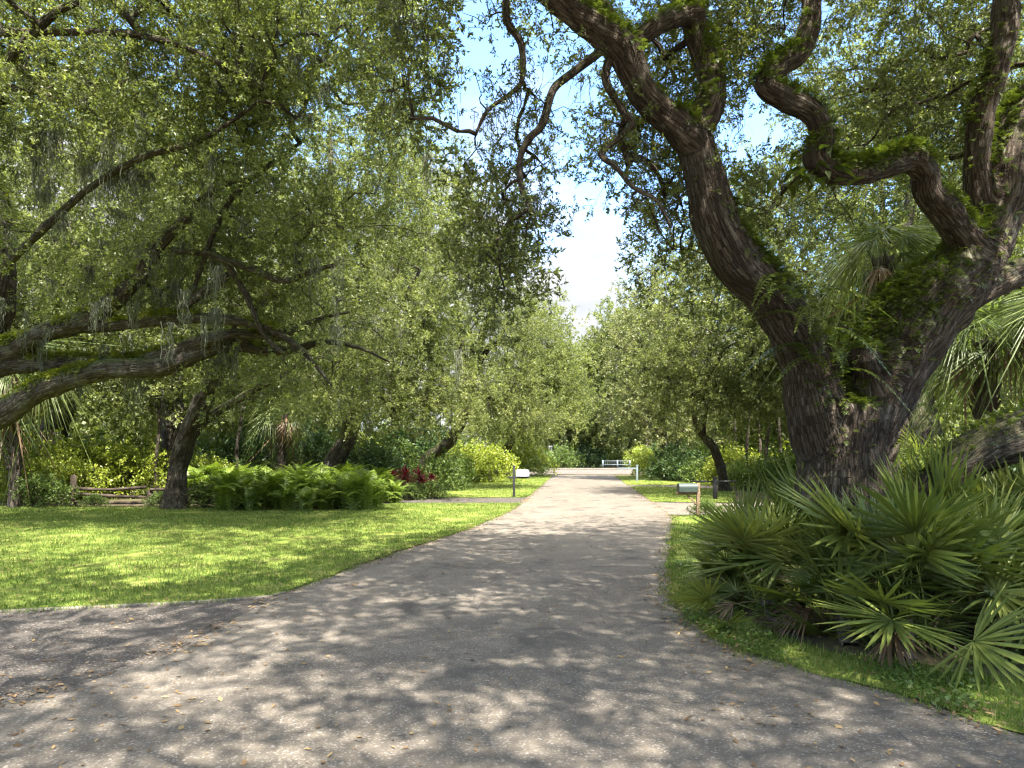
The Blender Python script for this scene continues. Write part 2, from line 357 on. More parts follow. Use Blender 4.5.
def build_ground():
    g = mk('ground', [[-700, -300, -.02], [700, -300, -.02], [700, 1100, -.02], [-700, 1100, -.02]], [[0, 1, 2, 3]], mat=M['forest'])
    tag(obj('ground', g), kind='structure')
    R = {}
    right = GP((612, 475), (629, 487), (650, 502), (672, 517), (671, 535), (668, 560), (667, 590), (677, 612), (702, 634), (742, 656), (792, 669), (852, 684), (930, 708), (1024, 737))
    left = GP((0, 705), (90, 684), (170, 655), (235, 622), (272, 600), (297, 590), (332, 577), (400, 553), (470, 530), (512, 512), (531, 497), (555, 475))
    road = left + [(3.2, 66), (9.6, 66)][:0] + right + [(6.5, 3.2), (16, 1.0), (16, -30), (-16, -30), (-16, 3.0), (-7.5, 4.4)]
    rd = resample(np.array([p[:2] for p in road], float), .3); cen = []
    T_ = np.roll(rd, -1, 0) - np.roll(rd, 1, 0); T_ /= np.linalg.norm(T_, axis=1)[:, None] + 1e-9
    sg = np.sign(np.sum(rd[:, 0] * np.roll(rd[:, 1], -1) - np.roll(rd[:, 0], -1) * rd[:, 1]))
    wide = rd + np.column_stack([T_[:, 1], -T_[:, 0]]) * sg * .16
    sheet('road_base', wide, .008, M['shoulder'], .03, .3, 2)
    R['road'] = sheet('road', road, .0175, M['road'], .09, .12, 3)[1]
    front = GP((0, 613), (60, 610), (190, 604), (270, 598))
    R['drive'] = sheet('side_driveway', [(-40, 6.5), (-14, 7.9)] + front + [G(290, 592)[:2]] + [(-1.5, 8), (-2, 3), (-40, -6)], .0125, M['drive'], .03, .3, 4)[1]
    lawn = [(-40, 6.6), (-14, 8.0)] + front + GP((297, 589), (332, 576), (400, 552), (470, 529), (509, 512), (520, 504), (400, 504), (330, 511), (180, 509), (0, 507)) + [(-40, 25)]
    lawn = [np.array(p) for p in lawn]
    R['lawn'] = sheet('lawn', lawn, .03, M['lawn'], .1, .12, 5)[1]
    far = GP((522, 498), (530, 495), (553, 476), (500, 476), (430, 482), (400, 490), (380, 498))
    R['far_lawn'] = sheet('far_lawn', far, .03, M['lawn'], .08, .4, 6)[1]
    sheet('left_driveway', GP((526, 497.5), (520, 504), (400, 504.5), (300, 504), (300, 499.5), (400, 498.5)), .013, M['drive'], .05, .3, 7)
    verge = GP((673, 517), (730, 517.5), (900, 540), (1200, 600), (1200, 800), (1024, 736), (930, 707), (852, 683), (792, 668), (743, 655), (703, 633), (678, 611), (668, 590), (669, 560), (672, 535))
    verge = verge[:4] + [(9, 5.5), (7, 3.4)] + verge[5:]
    R['verge'] = sheet('verge', verge, .022, M['lawn'], .12, .12, 8)[1]
    bed = GP((697, 545), (706, 580), (728, 608), (770, 634), (830, 654), (950, 672), (1060, 690), (1300, 700), (1300, 560), (900, 532), (730, 528))
    R['bed'] = sheet('planting_bed', bed, .026, M['forest'], .1, .2, 15)[1]
    v2 = GP((630.5, 487), (652, 502), (735, 503), (735, 490), (640, 486.5))
    R['verge2'] = sheet('verge', v2, .022, M['lawn'], .06, .3, 9)[1]
    v3 = GP((615, 476), (627, 485), (760, 486), (740, 479), (660, 477))
    R['verge3'] = sheet('verge', v3, .022, M['lawn'], .06, .3, 10)[1]
    sheet('right_driveway', GP((651, 502.5), (673, 516.5), (760, 517), (860, 512), (860, 500), (735, 503.5)), .013, M['road'], .05, .3, 11)
    sheet('right_driveway', GP((628.5, 485.2), (630.5, 486.8), (735, 489.5), (900, 491), (900, 487), (740, 486)), .013, M['road'], .05, .3, 12)
    sheet('cross_street', [(-90, 65.5), (90, 65.5), (90, 84.5), (-90, 84.5)], .005, M['cross'], .0, 5, 13)
    k = Acc(); k.box((0, 84.8, .07), (180, .3, .16)); tag(obj('kerb', k.mesh('kerb', M['edging'])), kind='structure')
    # low pale edging between lawn and driveway
    e = Acc(); pts = np.array([(-40, 6.62), (-14, 8.02)] + front + [G(285, 594)[:2]])
    p = resample(pts, .4)[:-60] if False else np.vstack([np.linspace(a, b, 12)[:-1] for a, b in zip(pts[:-1], pts[1:])] + [pts[-1:]])
    for a, b in zip(p[:-1], p[1:]):
        d = b - a; L = np.linalg.norm(d); an = math.atan2(d[1], d[0])
        Rm = [[math.cos(an), -math.sin(an), 0], [math.sin(an), math.cos(an), 0], [0, 0, 1]]
        m = (a + b) / 2; e.box((m[0], m[1], .012), (L * .995, .06, .05), Rm)
    tag(obj('lawn_edging', e.mesh('lawn_edging', M['edging'])), kind='structure')
    return R
def scatter_poly(poly, n, rng, ymax=None, power=1.0):
    """random points inside poly, denser near the camera"""
    lo, hi = poly.min(0), poly.max(0); lo = np.maximum(lo, [-26, 2]); out = []
    tot = 0
    while tot < n:
        p = lo + rng.random((n * 3, 2)) * (hi - lo)
        d = np.hypot(p[:, 0], p[:, 1])
        p = p[rng.random(len(p)) < np.clip(6.0 / d, 0, 1) ** power]
        p = p[inside(p, poly)]; out.append(p); tot += len(p)
    return np.vstack(out)[:n]
def blades(pts, z, rng, h0=.035, h1=.085, w=.006, lean=.6):
    n = len(pts); d = np.hypot(pts[:, 0], pts[:, 1])
    a = rng.random(n) * 2 * math.pi; h = h0 + (h1 - h0) * rng.random(n)
    ww = w * (1 + d / 14) * (.7 + .6 * rng.random(n))
    b = rng.random(n) * 2 * math.pi; l = lean * rng.random(n) * h
    base = np.column_stack([pts, np.full(n, z)])
    sd = np.column_stack([np.cos(a), np.sin(a), np.zeros(n)]) * ww[:, None] * .5
    tip = base + np.column_stack([np.cos(b) * l, np.sin(b) * l, h])
    v = np.stack([base - sd, base + sd, tip], 1).reshape(-1, 3)
    return v, np.arange(n * 3).reshape(-1, 3), np.repeat(rng.random(n), 3)
def build_grass(R):
    rng = RNG(11); A = Acc()
    for key, n, z in (('lawn', 190000, .03), ('verge', 70000, .022), ('far_lawn', 22000, .03), ('verge2', 8000, .022), ('verge3', 6000, .022)):
        p = scatter_poly(R[key], n, rng)
        nz = np.array([mnoise.noise(Vector((x * .9, y * .9, 3))) for x, y in p])
        p = p[nz * 1.3 + rng.random(len(p)) * .9 > .2]
        if key == 'verge':
            c = np.array([mnoise.noise(Vector((x * 1.6, y * 1.6, 7))) for x, y in p]); p = p[(c > -.25) & (~inside(p, R['bed']) | (c > .22))]
            v, t, r = blades(p, z, rng, .03, .10, .008)
        else: v, t, r = blades(p, z, rng, .03, .075, .007)
        A.add(v, t=t, r=r)
    for key, z in (('lawn', .02), ('verge', .016), ('far_lawn', .02)):
        e = resample(R[key], .004); e = e[(e[:, 1] > 3) & (e[:, 1] < 45) & (abs(e[:, 0]) < 16)]; e = e[rng.random(len(e)) < .9]
        nz = np.array([mnoise.noise(Vector((x * 2.5, y * 2.5, 31))) for x, y in e]); e = e[nz > -.25]
        v, t, r = blades(e + rng.normal(0, .085, e.shape), z, rng, .03, .07, .007, .9); A.add(v, t=t, r=r)
    me = A.mesh('grass', M['grass']); tag(obj('grass', me), 'short bright green grass of the lawns and verges', 'grass', kind='stuff')
    # ground-cover weeds on the right verge : small round leaves
    p = scatter_poly(R['verge'], 30000, rng, power=1.5)
    nz = np.array([mnoise.noise(Vector((x * 1.1, y * 1.1, 21))) for x, y in p]); p = p[nz > -.05]
    n = len(p); s = .012 + .02 * rng.random(n); c = np.column_stack([p, .03 + .07 * rng.random(n)])
    a = rng.random(n) * 6.28; tl = rng.normal(0, .35, (n, 2))
    e1 = np.column_stack([np.cos(a), np.sin(a), tl[:, 0]]) * s[:, None]; e2 = np.column_stack([-np.sin(a), np.cos(a), tl[:, 1]]) * s[:, None] * .7
    v = np.stack([c - e1, c - e2, c + e1, c + e2], 1).reshape(-1, 3)
    tag(obj('ground_cover', mk('ground_cover', v, np.arange(4 * n).reshape(-1, 4), mat=M['shrub_mid'], rnd=np.repeat(rng.random(n), 4))),
        'small leaved weeds creeping along the right road edge', 'weeds', kind='stuff')
def build_litter(R):
    rng = RNG(5); pts = []
    road = R['road']
    p = np.column_stack([rng.uniform(-9, 8, 9000), 3.5 + 26 * rng.random(9000) ** 1.6])
    nz = np.array([mnoise.noise(Vector((x * .8, y * .8, 1))) for x, y in p]); p = p[nz + rng.random(len(p)) * .6 > .48]; pts.append(p)
    # thicker along the edges
    e = resample(road, .02); e = e[(e[:, 1] > 3) & (e[:, 1] < 40)]
    e = e[rng.integers(0, len(e), 9000)]; nz = np.array([mnoise.noise(Vector((x * .9, y * .9, 41))) for x, y in e]); e = e[nz > -.1]; pts.append(e + rng.normal(0, .17, e.shape))
    for key, k in (('lawn', 5000), ('verge', 700), ('bed', 2500)):
        pts.append(scatter_poly(R[key], k, rng))
    d = R['drive']; q = scatter_poly(d, 1200, rng); pts.append(q[q[:, 0] > -14])
    p = np.vstack(pts); n = len(p)
    L = .011 + .027 * rng.random(n) ** 1.4; W = L * (.35 + .25 * rng.random(n)); a = rng.random(n) * 6.28
    c = np.column_stack([p, np.full(n, .026) + .006 * rng.random(n)])
    on = inside(p, R['lawn']) | inside(p, R['verge']); c[on, 2] += .05 * rng.random(on.sum())
    tl = rng.normal(0, .22, (n, 2))
    e1 = np.column_stack([np.cos(a), np.sin(a), tl[:, 0]]) * L[:, None]; e2 = np.column_stack([-np.sin(a), np.cos(a), tl[:, 1]]) * W[:, None]
    v = np.stack([c - e1, c - e2, c + e1, c + e2], 1).reshape(-1, 3); v[:, 2] = np.maximum(v[:, 2], .0195)
    tag(obj('leaf_litter', mk('leaf_litter', v, np.arange(4 * n).reshape(-1, 4), mat=M['litter'], rnd=np.repeat(rng.random(n), 4))),
        'dry brown oak leaves scattered over the asphalt', 'leaf litter', kind='stuff')

# ------------------------------------------------------------------ foliage engine
def make_spray(rng, n=28, L=.45, ll=.075, lw=.032):
    """one leafy twig along +X (built at real size): leaf quads and twig segments"""
    seg = [(np.zeros(3), np.array([L, 0, rng.normal(0, .03)]))]
    for k in range(4):
        t = .25 + .6 * rng.random(); a = rng.random() * 6.28; b = np.array([L * t, 0, 0])
        d = np.array([.7, .7 * math.cos(a), .7 * math.sin(a)]); seg.append((b, b + d * L * (.25 + .3 * rng.random())))
    V = []
    for i in range(n):
        s = seg[0] if rng.random() < .35 else seg[rng.integers(1, len(seg))]
        t = .35 + .65 * rng.random() ** .6; p = s[0] + (s[1] - s[0]) * t
        ax = (s[1] - s[0]); ax /= np.linalg.norm(ax)
        d = ax * .55 + rng.normal(0, .65, 3); d /= np.linalg.norm(d)
        sd = np.cross(d, rng.normal(0, 1, 3)); sd /= np.linalg.norm(sd)
        nn = np.cross(d, sd); l = ll * (.5 + .85 * rng.random()); w = lw * (.7 + .5 * rng.random())
        m = p + d * l * .5 - nn * w * .12
        V.append([p, m + sd * w * .5, p + d * l, m - sd * w * .5])
    return np.array(V), np.array(seg)
SPR = {}
def sprays_for(key, ll, lw, n, L):
    if key not in SPR: SPR[key] = [make_spray(RNG(100 + i), n, L, ll, lw) for i in range(8)]
    return SPR[key]
def rotmats(d, rng):
    d = d / (np.linalg.norm(d, axis=1)[:, None] + 1e-9); r = rng.normal(0, 1, d.shape)
    y = np.cross(d, r); y /= np.linalg.norm(y, axis=1)[:, None] + 1e-9
    return np.stack([d, y, np.cross(d, y)], 1)     # rows = local axes in world
def place(leaf, twig, pts, dirs, scl, sset, rng, twig_r=.004):
    k = rng.integers(0, len(sset), len(pts)); Rm = rotmats(dirs, rng)
    for j, (lv, sg) in enumerate(sset):
        m = k == j
        if not m.any(): continue
        R_, p_, s_ = Rm[m], pts[m], scl[m]
        v = np.einsum('lkc,ncd->nlkd', lv, R_) * s_[:, None, None, None] + p_[:, None, None, :]
        N, Lf = v.shape[:2]
        leaf.add(v.reshape(-1, 3), np.arange(N * Lf * 4).reshape(-1, 4), r=np.repeat(np.clip(rng.random((N, 1)) * .6 + rng.random((N, Lf)) * .4, 0, 1).ravel(), 4))
        if twig is not None:
            w = np.einsum('skc,ncd->nskd', sg, R_) * s_[:, None, None, None] + p_[:, None, None, :]
            a, b = w[:, :, 0].reshape(-1, 3), w[:, :, 1].reshape(-1, 3)
            d = b - a; n1 = np.cross(d, [.3, .5, .8]); n1 /= np.linalg.norm(n1, axis=1)[:, None] + 1e-9
            n2 = np.cross(d, n1); n2 /= np.linalg.norm(n2, axis=1)[:, None] + 1e-9
            r = twig_r; o = [n1 * r, (-.5 * n1 + .87 * n2) * r, (-.5 * n1 - .87 * n2) * r]
            V = np.stack([a + o[0], a + o[1], a + o[2], b + o[0] * .5, b + o[1] * .5, b + o[2] * .5], 1)
            i = np.arange(len(a))[:, None] * 6
            q = np.concatenate([i + [0, 1, 4, 3], i + [1, 2, 5, 4], i + [2, 0, 3, 5]])
            bk = np.tile(np.array([[r, 0, 0], [0, r, 0], [-r, 0, 0]] * 2), (len(a), 1))
            twig.add(V.reshape(-1, 3), q, b=bk)
class Skeleton:
    def __init__(s, cap=60000): s.p = np.zeros((cap, 3)); s.par = np.full(cap, -1); s.n = 0; s.fixed = 0; s.paths = []
    def path(s, pts, parent=-1):
        ids = []
        for p in pts:
            s.p[s.n] = p; s.par[s.n] = parent; parent = s.n; ids.append(s.n); s.n += 1
        return ids
    def grow(s, targets, rng, step=.45, wig=.16, arch=.12, r0=.007, pw=.5, rmax=.14, acc=None, maxd=1e9):
        s.fixed = s.n; T = np.asarray(targets)
        d = np.array([np.min(np.sum((s.p[:s.n] - t) ** 2, 1)) for t in T]); paths = []
        for ti in np.argsort(d):
            t = T[ti]; dd = np.sum((s.p[:s.n] - t) ** 2, 1); i = int(np.argmin(dd)); L = math.sqrt(dd[i])
            if L < .05: continue
            n = max(2, int(L / step)); a = s.p[i].copy(); off = rng.normal(0, wig * L, 3); off2 = rng.normal(0, wig * .4 * L, 3)
            u = np.linspace(0, 1, n + 1)[1:, None]
            pts = a + (t - a) * u + off * (u * (1 - u) * 1.6) + off2 * np.sin(u * 6.28) * .5
            pts[:, 2] += arch * L * (u * (1 - u) * 4)[:, 0]
            ids = s.path(pts, i); paths.append([i] + ids)
        w = np.zeros(s.n)
        for pth in paths: w[pth[-1]] += 1
        for i in range(s.n - 1, s.fixed - 1, -1):
            if s.par[i] >= 0: w[s.par[i]] += w[i]
        rad = np.minimum(r0 * np.maximum(w, 1) ** pw, rmax)
        if acc is not None:
            for pth in paths:
                r = rad[pth].copy(); r[0] = r[1]
                r[-1] *= .6
                big = r.max()
                tube(acc, s.p[pth], r, 7 if big > .05 else (5 if big > .02 else 3))
        s.paths = paths; return paths
def cluster_sprays(targets, rng, per, spread, up=.25, center=None, droop=0.0):
    n = len(targets); c = np.repeat(targets, per, 0); o = rng.normal(0, 1, c.shape); o /= np.linalg.norm(o, axis=1)[:, None]
    rad = spread * rng.random((len(c), 1)) ** .5
    pts = c + o * rad * .8; d = o + rng.normal(0, .4, c.shape); d[:, 2] += up - droop
    return pts, d
def add_moss(root, base, pts, rng, nmin=8, nmax=20, l0=.25, l1=1.0, w=.006):
    for p in pts:
        acc = Acc()
        k = rng.integers(nmin, nmax); Lm = l0 + (l1 - l0) * rng.random()
        for i in range(k):
            L = Lm * (.25 + .75 * rng.random() ** 1.4); m = 12
            t = np.linspace(0, 1, m)
            ph = rng.random(2) * 6.28; am = .055 * rng.random(2)
            c = np.column_stack([am[0] * np.sin(t * 11 + ph[0]) + rng.normal(0, .05) * t, am[1] * np.sin(t * 13 + ph[1]) + rng.normal(0, .05) * t, -L * t])
            c += np.asarray(p) + np.append(np.clip(rng.normal(0, .08, 2), -.14, .14), .02)
            a = rng.random() * 6.28; s = np.array([math.cos(a), math.sin(a), 0])
            ww = w * (.6 + .8 * rng.random()) * (1 - .75 * t)[:, None] * (1 + .5 * rng.random((m, 1)))
            v = np.stack([c - s * ww, c + s * ww], 1).reshape(-1, 3)
            q = [[2*j, 2*j+1, 2*j+3, 2*j+2] for j in range(m - 1)]
            acc.add(v, q, r=rng.random())
        if root is None: base.append(acc.mesh('moss', M['moss']))
        else: obj('moss', acc.mesh('moss', M['moss'], base), root)
def frond_tmpl(rng, L=.14, np_=9, arch=.4, wid=.26, lean=.2):
    """small pinnate frond along +X arching towards -Z; leaf quads"""
    V = []
    def pos(t): return np.array([L * t * (1 - .18 * arch * t), 0, L * (lean * t - arch * t * t)])
    for i in range(np_):
        t = (i + .6) / np_; p = pos(t); d = pos(min(1, t + .08)) - pos(t - .02); d /= np.linalg.norm(d)
        l = L * wid * (math.sin(math.pi * min(1, .18 + t * .82)) ** .7 + .12)
        for sgn in (-1, 1):
            e = np.array([0, sgn, 0]) * .92 + d * .38 + rng.normal(0, .07, 3); e /= np.linalg.norm(e)
            w = L / np_ * .82; m = p + e * l * .45
            V.append([p, m + d * w * .5, p + e * l + [0, 0, -l * .18], m - d * w * .5])
    p = pos(1); d = pos(1) - pos(.9); d /= np.linalg.norm(d); V.append([p, p + d * L * .05 + [0, .02 * L, 0], p + d * L * .12, p + d * L * .05 - [0, .02 * L, 0]])
    w = L * .012   # rachis
    for i in range(4):
        a, b = pos(i / 4), pos((i + 1) / 4); V.append([a + [0, w, 0], b + [0, w, 0], b - [0, w, 0], a - [0, w, 0]])
    return np.array(V)
def place_frames(acc, tmpls, pts, R_, scl, rng):
    k = rng.integers(0, len(tmpls), len(pts))
    for j, lv in enumerate(tmpls):
        m = k == j
        if not m.any(): continue
        v = np.einsum('lkc,ncd->nlkd', lv, R_[m]) * scl[m][:, None, None, None] + pts[m][:, None, None, :]
        N, Lf = v.shape[:2]
        acc.add(v.reshape(-1, 3), np.arange(N * Lf * 4).reshape(-1, 4), r=np.repeat(np.clip(rng.random((N, 1)) * .7 + rng.random((N, Lf)) * .3, 0, 1).ravel(), 4))
def frames_from(d, up):
    d = d / np.linalg.norm(d, axis=1)[:, None]; y = np.cross(up, d); y /= np.linalg.norm(y, axis=1)[:, None] + 1e-9
    return np.stack([d, y, np.cross(d, y)], 1)

# hero limbs --------------------------------------------------------
def limb_world(l, sub=6):
    a = np.array(l, float)
    pts = np.array([P(x, y, Y) for x, y, Y, r in a]); rad = a[:, 3] * a[:, 2] / F
    pr = catmull(np.column_stack([pts, rad]), sub)
    return pr[:, :3], pr[:, 3]
def hero_mesh(name, limbs, mat, voxel, off, lump=.10, seed=1, seg=14):
    rng = RNG(seed); acc = Acc(); SP = []; SN = []; SB = []; SU = []; SR = []
    for l in limbs:
        p, r = limb_world(l)
        # organic wobble
        for i in range(len(p)):
            r[i] *= 1 + lump * 1.3 * mnoise.noise(Vector(p[i] * 1.1 + seed))
        tube(acc, p, r, seg, cap0=True)
        T, N, B = frames(p); u = np.concatenate([[0], np.cumsum(np.linalg.norm(np.diff(p, axis=0), axis=1))])
        SP.append(p); SN.append(N); SB.append(B); SU.append(u); SR.append(r)
    acc.b = []
    me = acc.mesh(name + '_raw', mat, off)
    o = bpy.data.objects.new('tmp', me); COL.objects.link(o)
    md = o.modifiers.new('r', 'REMESH'); md.mode = 'VOXEL'; md.voxel_size = voxel
    ms = o.modifiers.new('s', 'SMOOTH'); ms.factor = .5; ms.iterations = 5
    dg = bpy.context.evaluated_depsgraph_get(); ev = o.evaluated_get(dg)
    m2 = bpy.data.meshes.new_from_object(ev)
    bpy.data.objects.remove(o); bpy.data.meshes.remove(me)
    n = len(m2.vertices); co = np.zeros(n * 3, np.float32); m2.vertices.foreach_get('co', co); co = co.reshape(-1, 3) + np.asarray(off, np.float32)
    nr = np.zeros(n * 3, np.float32); m2.vertices.foreach_get('normal', nr); nr = nr.reshape(-1, 3)
    SP = np.vstack(SP); SN = np.vstack(SN); SB = np.vstack(SB); SU = np.concatenate(SU); SR = np.concatenate(SR)
    kd = KDTree(len(SP))
    for i, p in enumerate(SP): kd.insert(p, i)
    kd.balance()
    # choose nearest by distance normalised by radius among 6
    bk = np.zeros((n, 3), np.float32); disp = np.zeros(n, np.float32); rl = np.zeros(n, np.float32)
    for i in range(n):
        best = min(kd.find_n(co[i], 5), key=lambda h: h[2] / SR[h[1]])
        j = best[1]; d = co[i] - SP[j]; x, y = d @ SN[j], d @ SB[j]; h = math.hypot(x, y) + 1e-6
        rr = SR[j]; bk[i] = (x / h * rr, y / h * rr, SU[j]); rl[i] = rr
        v = Vector(bk[i]); v.z *= .3
        disp[i] = min(.03, rr * .12) * (mnoise.fractal(v * 7, .8, 2.0, 3)) + lump * rr * mnoise.noise(Vector(co[i]) * 2.6)
    co2 = co + nr * disp[:, None]
    m2.vertices.foreach_set('co', (co2 - np.asarray(off)).astype(np.float32).ravel())
    a = m2.attributes.new('bark', 'FLOAT_VECTOR', 'POINT'); a.data.foreach_set('vector', bk.ravel())
    m2.polygons.foreach_set('use_smooth', np.ones(len(m2.polygons), bool))
    m2.materials.clear(); m2.materials.append(mat); m2.name = name; m2.update()
    return m2, co2, nr, rl
def px_clusters(rects, rng, holes=()):
    out = []
    for x0, x1, y0, y1, Y0, Y1, n in rects:
        k = 0
        while k < n:
            px, py, Y = rng.uniform(x0, x1), rng.uniform(y0, y1), rng.uniform(Y0, Y1)
            if any(((px - hx) / (rx + 34)) ** 2 + ((py - hy) / (ry + 34)) ** 2 < 1 for hx, hy, rx, ry in holes): 
                k += .2; continue
            out.append(P(px, py, Y)); k += 1
    return np.array(out)
HOLES = [(478, 75, 26, 55), (470, 20, 10, 30), (588, 262, 42, 75), (560, 185, 16, 30), (574, 95, 16, 20), (45, 185, 40, 28), (752, 140, 26, 26), (600, 330, 40, 20), (835, 62, 20, 16), (105, 190, 34, 18), (340, 150, 14, 12), (470, 140, 20, 30)]

def behind_limbs(T, limbs, gap, rng):
    L = np.vstack([np.array([(x, y, Y, r) for (x, y, Y, r) in catmull(np.array(l, float), 5)]) for l in limbs])
    for i in range(len(T)):
        Y = T[i][1]; px = CX + T[i][0] / Y * F; py = HY - (T[i][2] - CAMH) / Y * F
        d = np.hypot(L[:, 0] - px, L[:, 1] - py) - L[:, 3]; j = int(np.argmin(d))
        if d[j] < gap and Y < L[j, 2] + .9: T[i] = P(px, py, L[j, 2] + .9 + 1.2 * rng.random())
    return T
def build_grand_oak():
    rng = RNG(42); base = P(841, 598, 10); base[2] = 0
    L = []
    trunk = [(841, 606, 10, 70.4), (841, 580, 10, 58.08), (840, 535, 10, 46.64), (841, 485, 10, 41.36), (843, 445, 10, 42.24), (846, 408, 10, 45.76)]
    A = [(830, 450, 10, 33), (818, 405, 9.9, 31), (808, 365, 9.8, 25.52), (790, 325, 9.6, 23.76), (766, 290, 9.4, 23.76), (737, 262, 9.2, 23.76), (717, 225, 9.0, 22.0), (706, 185, 8.9, 19.8), (697, 150, 8.8, 18.48), (689, 128, 8.7, 18.48)]
    A1 = [(692, 140, 8.7, 17.6), (668, 118, 8.6, 15.84), (647, 98, 8.5, 14.96), (633, 75, 8.4, 14.96), (622, 50, 8.3, 15.84), (602, 32, 8.2, 13.2), (575, 14, 8.1, 12.32), (545, -8, 8.0, 11.44), (500, -45, 7.8, 9.68), (430, -90, 7.5, 7.04), (350, -140, 7.2, 4.4)]
    A1b = [(622, 55, 8.3, 11.44), (608, 20, 8.5, 10.56), (590, -5, 8.7, 9.68), (560, -60, 9, 7.92), (520, -140, 9.3, 5.28)]
    A2 = [(694, 145, 8.75, 15.84), (707, 110, 8.8, 14.96), (712, 85, 8.9, 14.08), (704, 55, 9, 12.32), (695, 25, 9.1, 11.88), (690, -10, 9.2, 11.0), (668, -90, 9.5, 8.8), (690, -200, 10, 6.16)]
    A3 = [(630, 45, 8.35, 9), (655, 26, 8.5, 10), (678, 17, 8.8, 10), (697, 14, 9.05, 10)]
    R1 = [(860, 440, 10, 33), (873, 398, 10, 37), (892, 354, 10.1, 40), (918, 315, 10.2, 41), (950, 285, 10.3, 36.0), (978, 250, 10.4, 29.7), (998, 205, 10.5, 27.38), (1004, 165, 10.5, 24.22), (1017, 125, 10.5, 21.06), (1039, 90, 10.6, 17.9), (1077, 30, 10.8, 15.79), (1107, -80, 11, 11.58), (1167, -200, 11, 7.37)]
    R2 = [(984, 215, 10.45, 17), (977, 170, 10.3, 13), (980, 120, 10.15, 12), (997, 65, 10.1, 12), (1006, 10, 10.2, 11.5), (1000, -80, 10.4, 9), (960, -220, 10.6, 6)]
    R3 = [(950, 305, 10.3, 17.28), (985, 288, 10.5, 15.12), (1020, 272, 10.8, 13.68), (1060, 255, 11, 12.24), (1130, 200, 11.5, 10.08), (1250, 60, 12, 6.48)]
    SN = [(990, 262, 10.3, 19), (968, 240, 10.1, 16.5), (945, 212, 9.9, 14.5), (928, 192, 9.7, 13), (925, 172, 9.6, 13), (910, 158, 9.5, 13.5), (888, 164, 9.3, 12.5), (861, 173, 9.1, 12.5), (832, 171, 9, 13), (816, 158, 8.9, 13), (823, 137, 8.9, 11.5), (811, 112, 8.9, 11.5), (785, 98, 8.9, 12), (766, 86, 8.9, 12.5), (776, 68, 9, 12.5), (797, 54, 9.1, 11.5), (809, 28, 9.2, 10.5), (811, 0, 9.3, 9.5), (800, -80, 9.6, 8), (830, -180, 10, 6)]
    ST = [(870, 378, 9.9, 15), (866, 362, 9.55, 15), (863, 352, 9.36, 14)]
    roots = [[(841 + dx * .35, 562, Y, 26), (841 + dx * .9, 592, Y + dy * .6, 22), (841 + dx * 1.7, 606, Y + dy, 14)] for dx, dy, Y in ((-62, -.5, 9.9), (58, -.6, 9.9), (20, -1.1, 9.8), (-28, 1.0, 10.1), (70, .5, 10.1))]
    B1 = [(600, 52, 8.2, 4.38), (575, 71, 8.2, 4.38), (553, 90, 8.1, 4.09), (543, 123, 8.1, 4.09), (528, 140, 8.05, 3.63), (520, 160, 8, 3.28), (522, 190, 8, 2.93), (533, 214, 8, 2.11)]
    B2 = [(611, 52, 8.3, 4.68), (606, 80, 8.3, 4.09), (622, 110, 8.3, 3.81), (632, 124, 8.3, 3.51), (620, 137, 8.3, 3.16), (601, 154, 8.25, 2.93), (616, 167, 8.2, 2.64), (633, 187, 8.2, 2.34), (657, 201, 8.2, 1.99), (671, 228, 8.2, 1.52)]
    B3 = [(507, -30, 7.9, 4.09), (506, 0, 8, 3.81), (508, 23, 8, 3.81), (521, 44, 8, 3.51), (522, 80, 8, 2.69), (510, 94, 8, 2.34), (487, 111, 8, 1.87), (476, 134, 8, 1.4)]
    limbs = [trunk, A, A1, A1b, A2, A3, R1, R2, R3, SN, ST] + roots
    root = thing('live_oak', 'massive live oak with forked fern-covered limbs rising behind the saw palmettos', 'tree', base)
    me, co, nr, rl = hero_mesh('trunk', limbs, M['bark_hero'], .034, base, .09, 3)
    obj('trunk', me, root)
    sk = Skeleton()
    for l in [A1, A1b, A2, R1[6:], R2[2:], R3, SN[9:], B1, B2, B3]:
        p, r = limb_world(l, 4); sk.path(p)
    br = Acc()
    for l in (B1, B2, B3):
        p, r = limb_world(l, 5); tube(br, p, r, 8, rough=.06, rng=rng)
    vis = px_clusters([
        (395, 530, -40, 150, 7.6, 9.2, 46), (480, 570, 140, 300, 7.8, 9.0, 40), (540, 690, -30, 120, 7.8, 9.6, 50), (560, 700, 100, 260, 8, 9.8, 62),
        (690, 800, -30, 130, 9, 11.5, 55), (720, 800, 110, 215, 9.2, 11, 26), (790, 1040, -40, 120, 10, 13.5, 95), (840, 980, 70, 160, 11, 14, 34), (640, 740, 180, 300, 10, 12, 16)], rng, HOLES)
    H2 = [(478, 72, 32, 60), (588, 265, 46, 82), (572, 92, 22, 26), (752, 140, 22, 22)]
    vis = np.vstack([vis, px_clusters([(485, 575, 105, 300, 7.7, 8.8, 44), (590, 690, 60, 240, 8, 9.4, 26), (385, 450, -10, 110, 7.8, 8.8, 16)], rng, H2), px_clusters([(690, 1040, -40, 130, 11.5, 15, 95), (860, 1030, 60, 210, 12, 15, 40), (720, 860, 60, 240, 11, 14, 34)], rng, H2[3:])])
    vis = behind_limbs(vis, [A, A1, A1b, A2, R1[:-2], R2, SN, B1, B2, B3], 34, rng)
    up = []
    while len(up) < 980:
        x, y, z = rng.uniform(-8, 15), rng.uniform(-9, 16), rng.uniform(9.3, 13.8)
        c = ((x - 3.5) / 11.5) ** 2 + ((y - 3) / 12.5) ** 2
        if c > 1 or z < 9.3 + 2.5 * 0 or z > 13.8 - 3 * c: continue
        if x < -3 and y > 6.5: continue
        if z < CAMH + (HY + 25) / F * y: continue
        up.append((x, y, z))
    k = len(up)
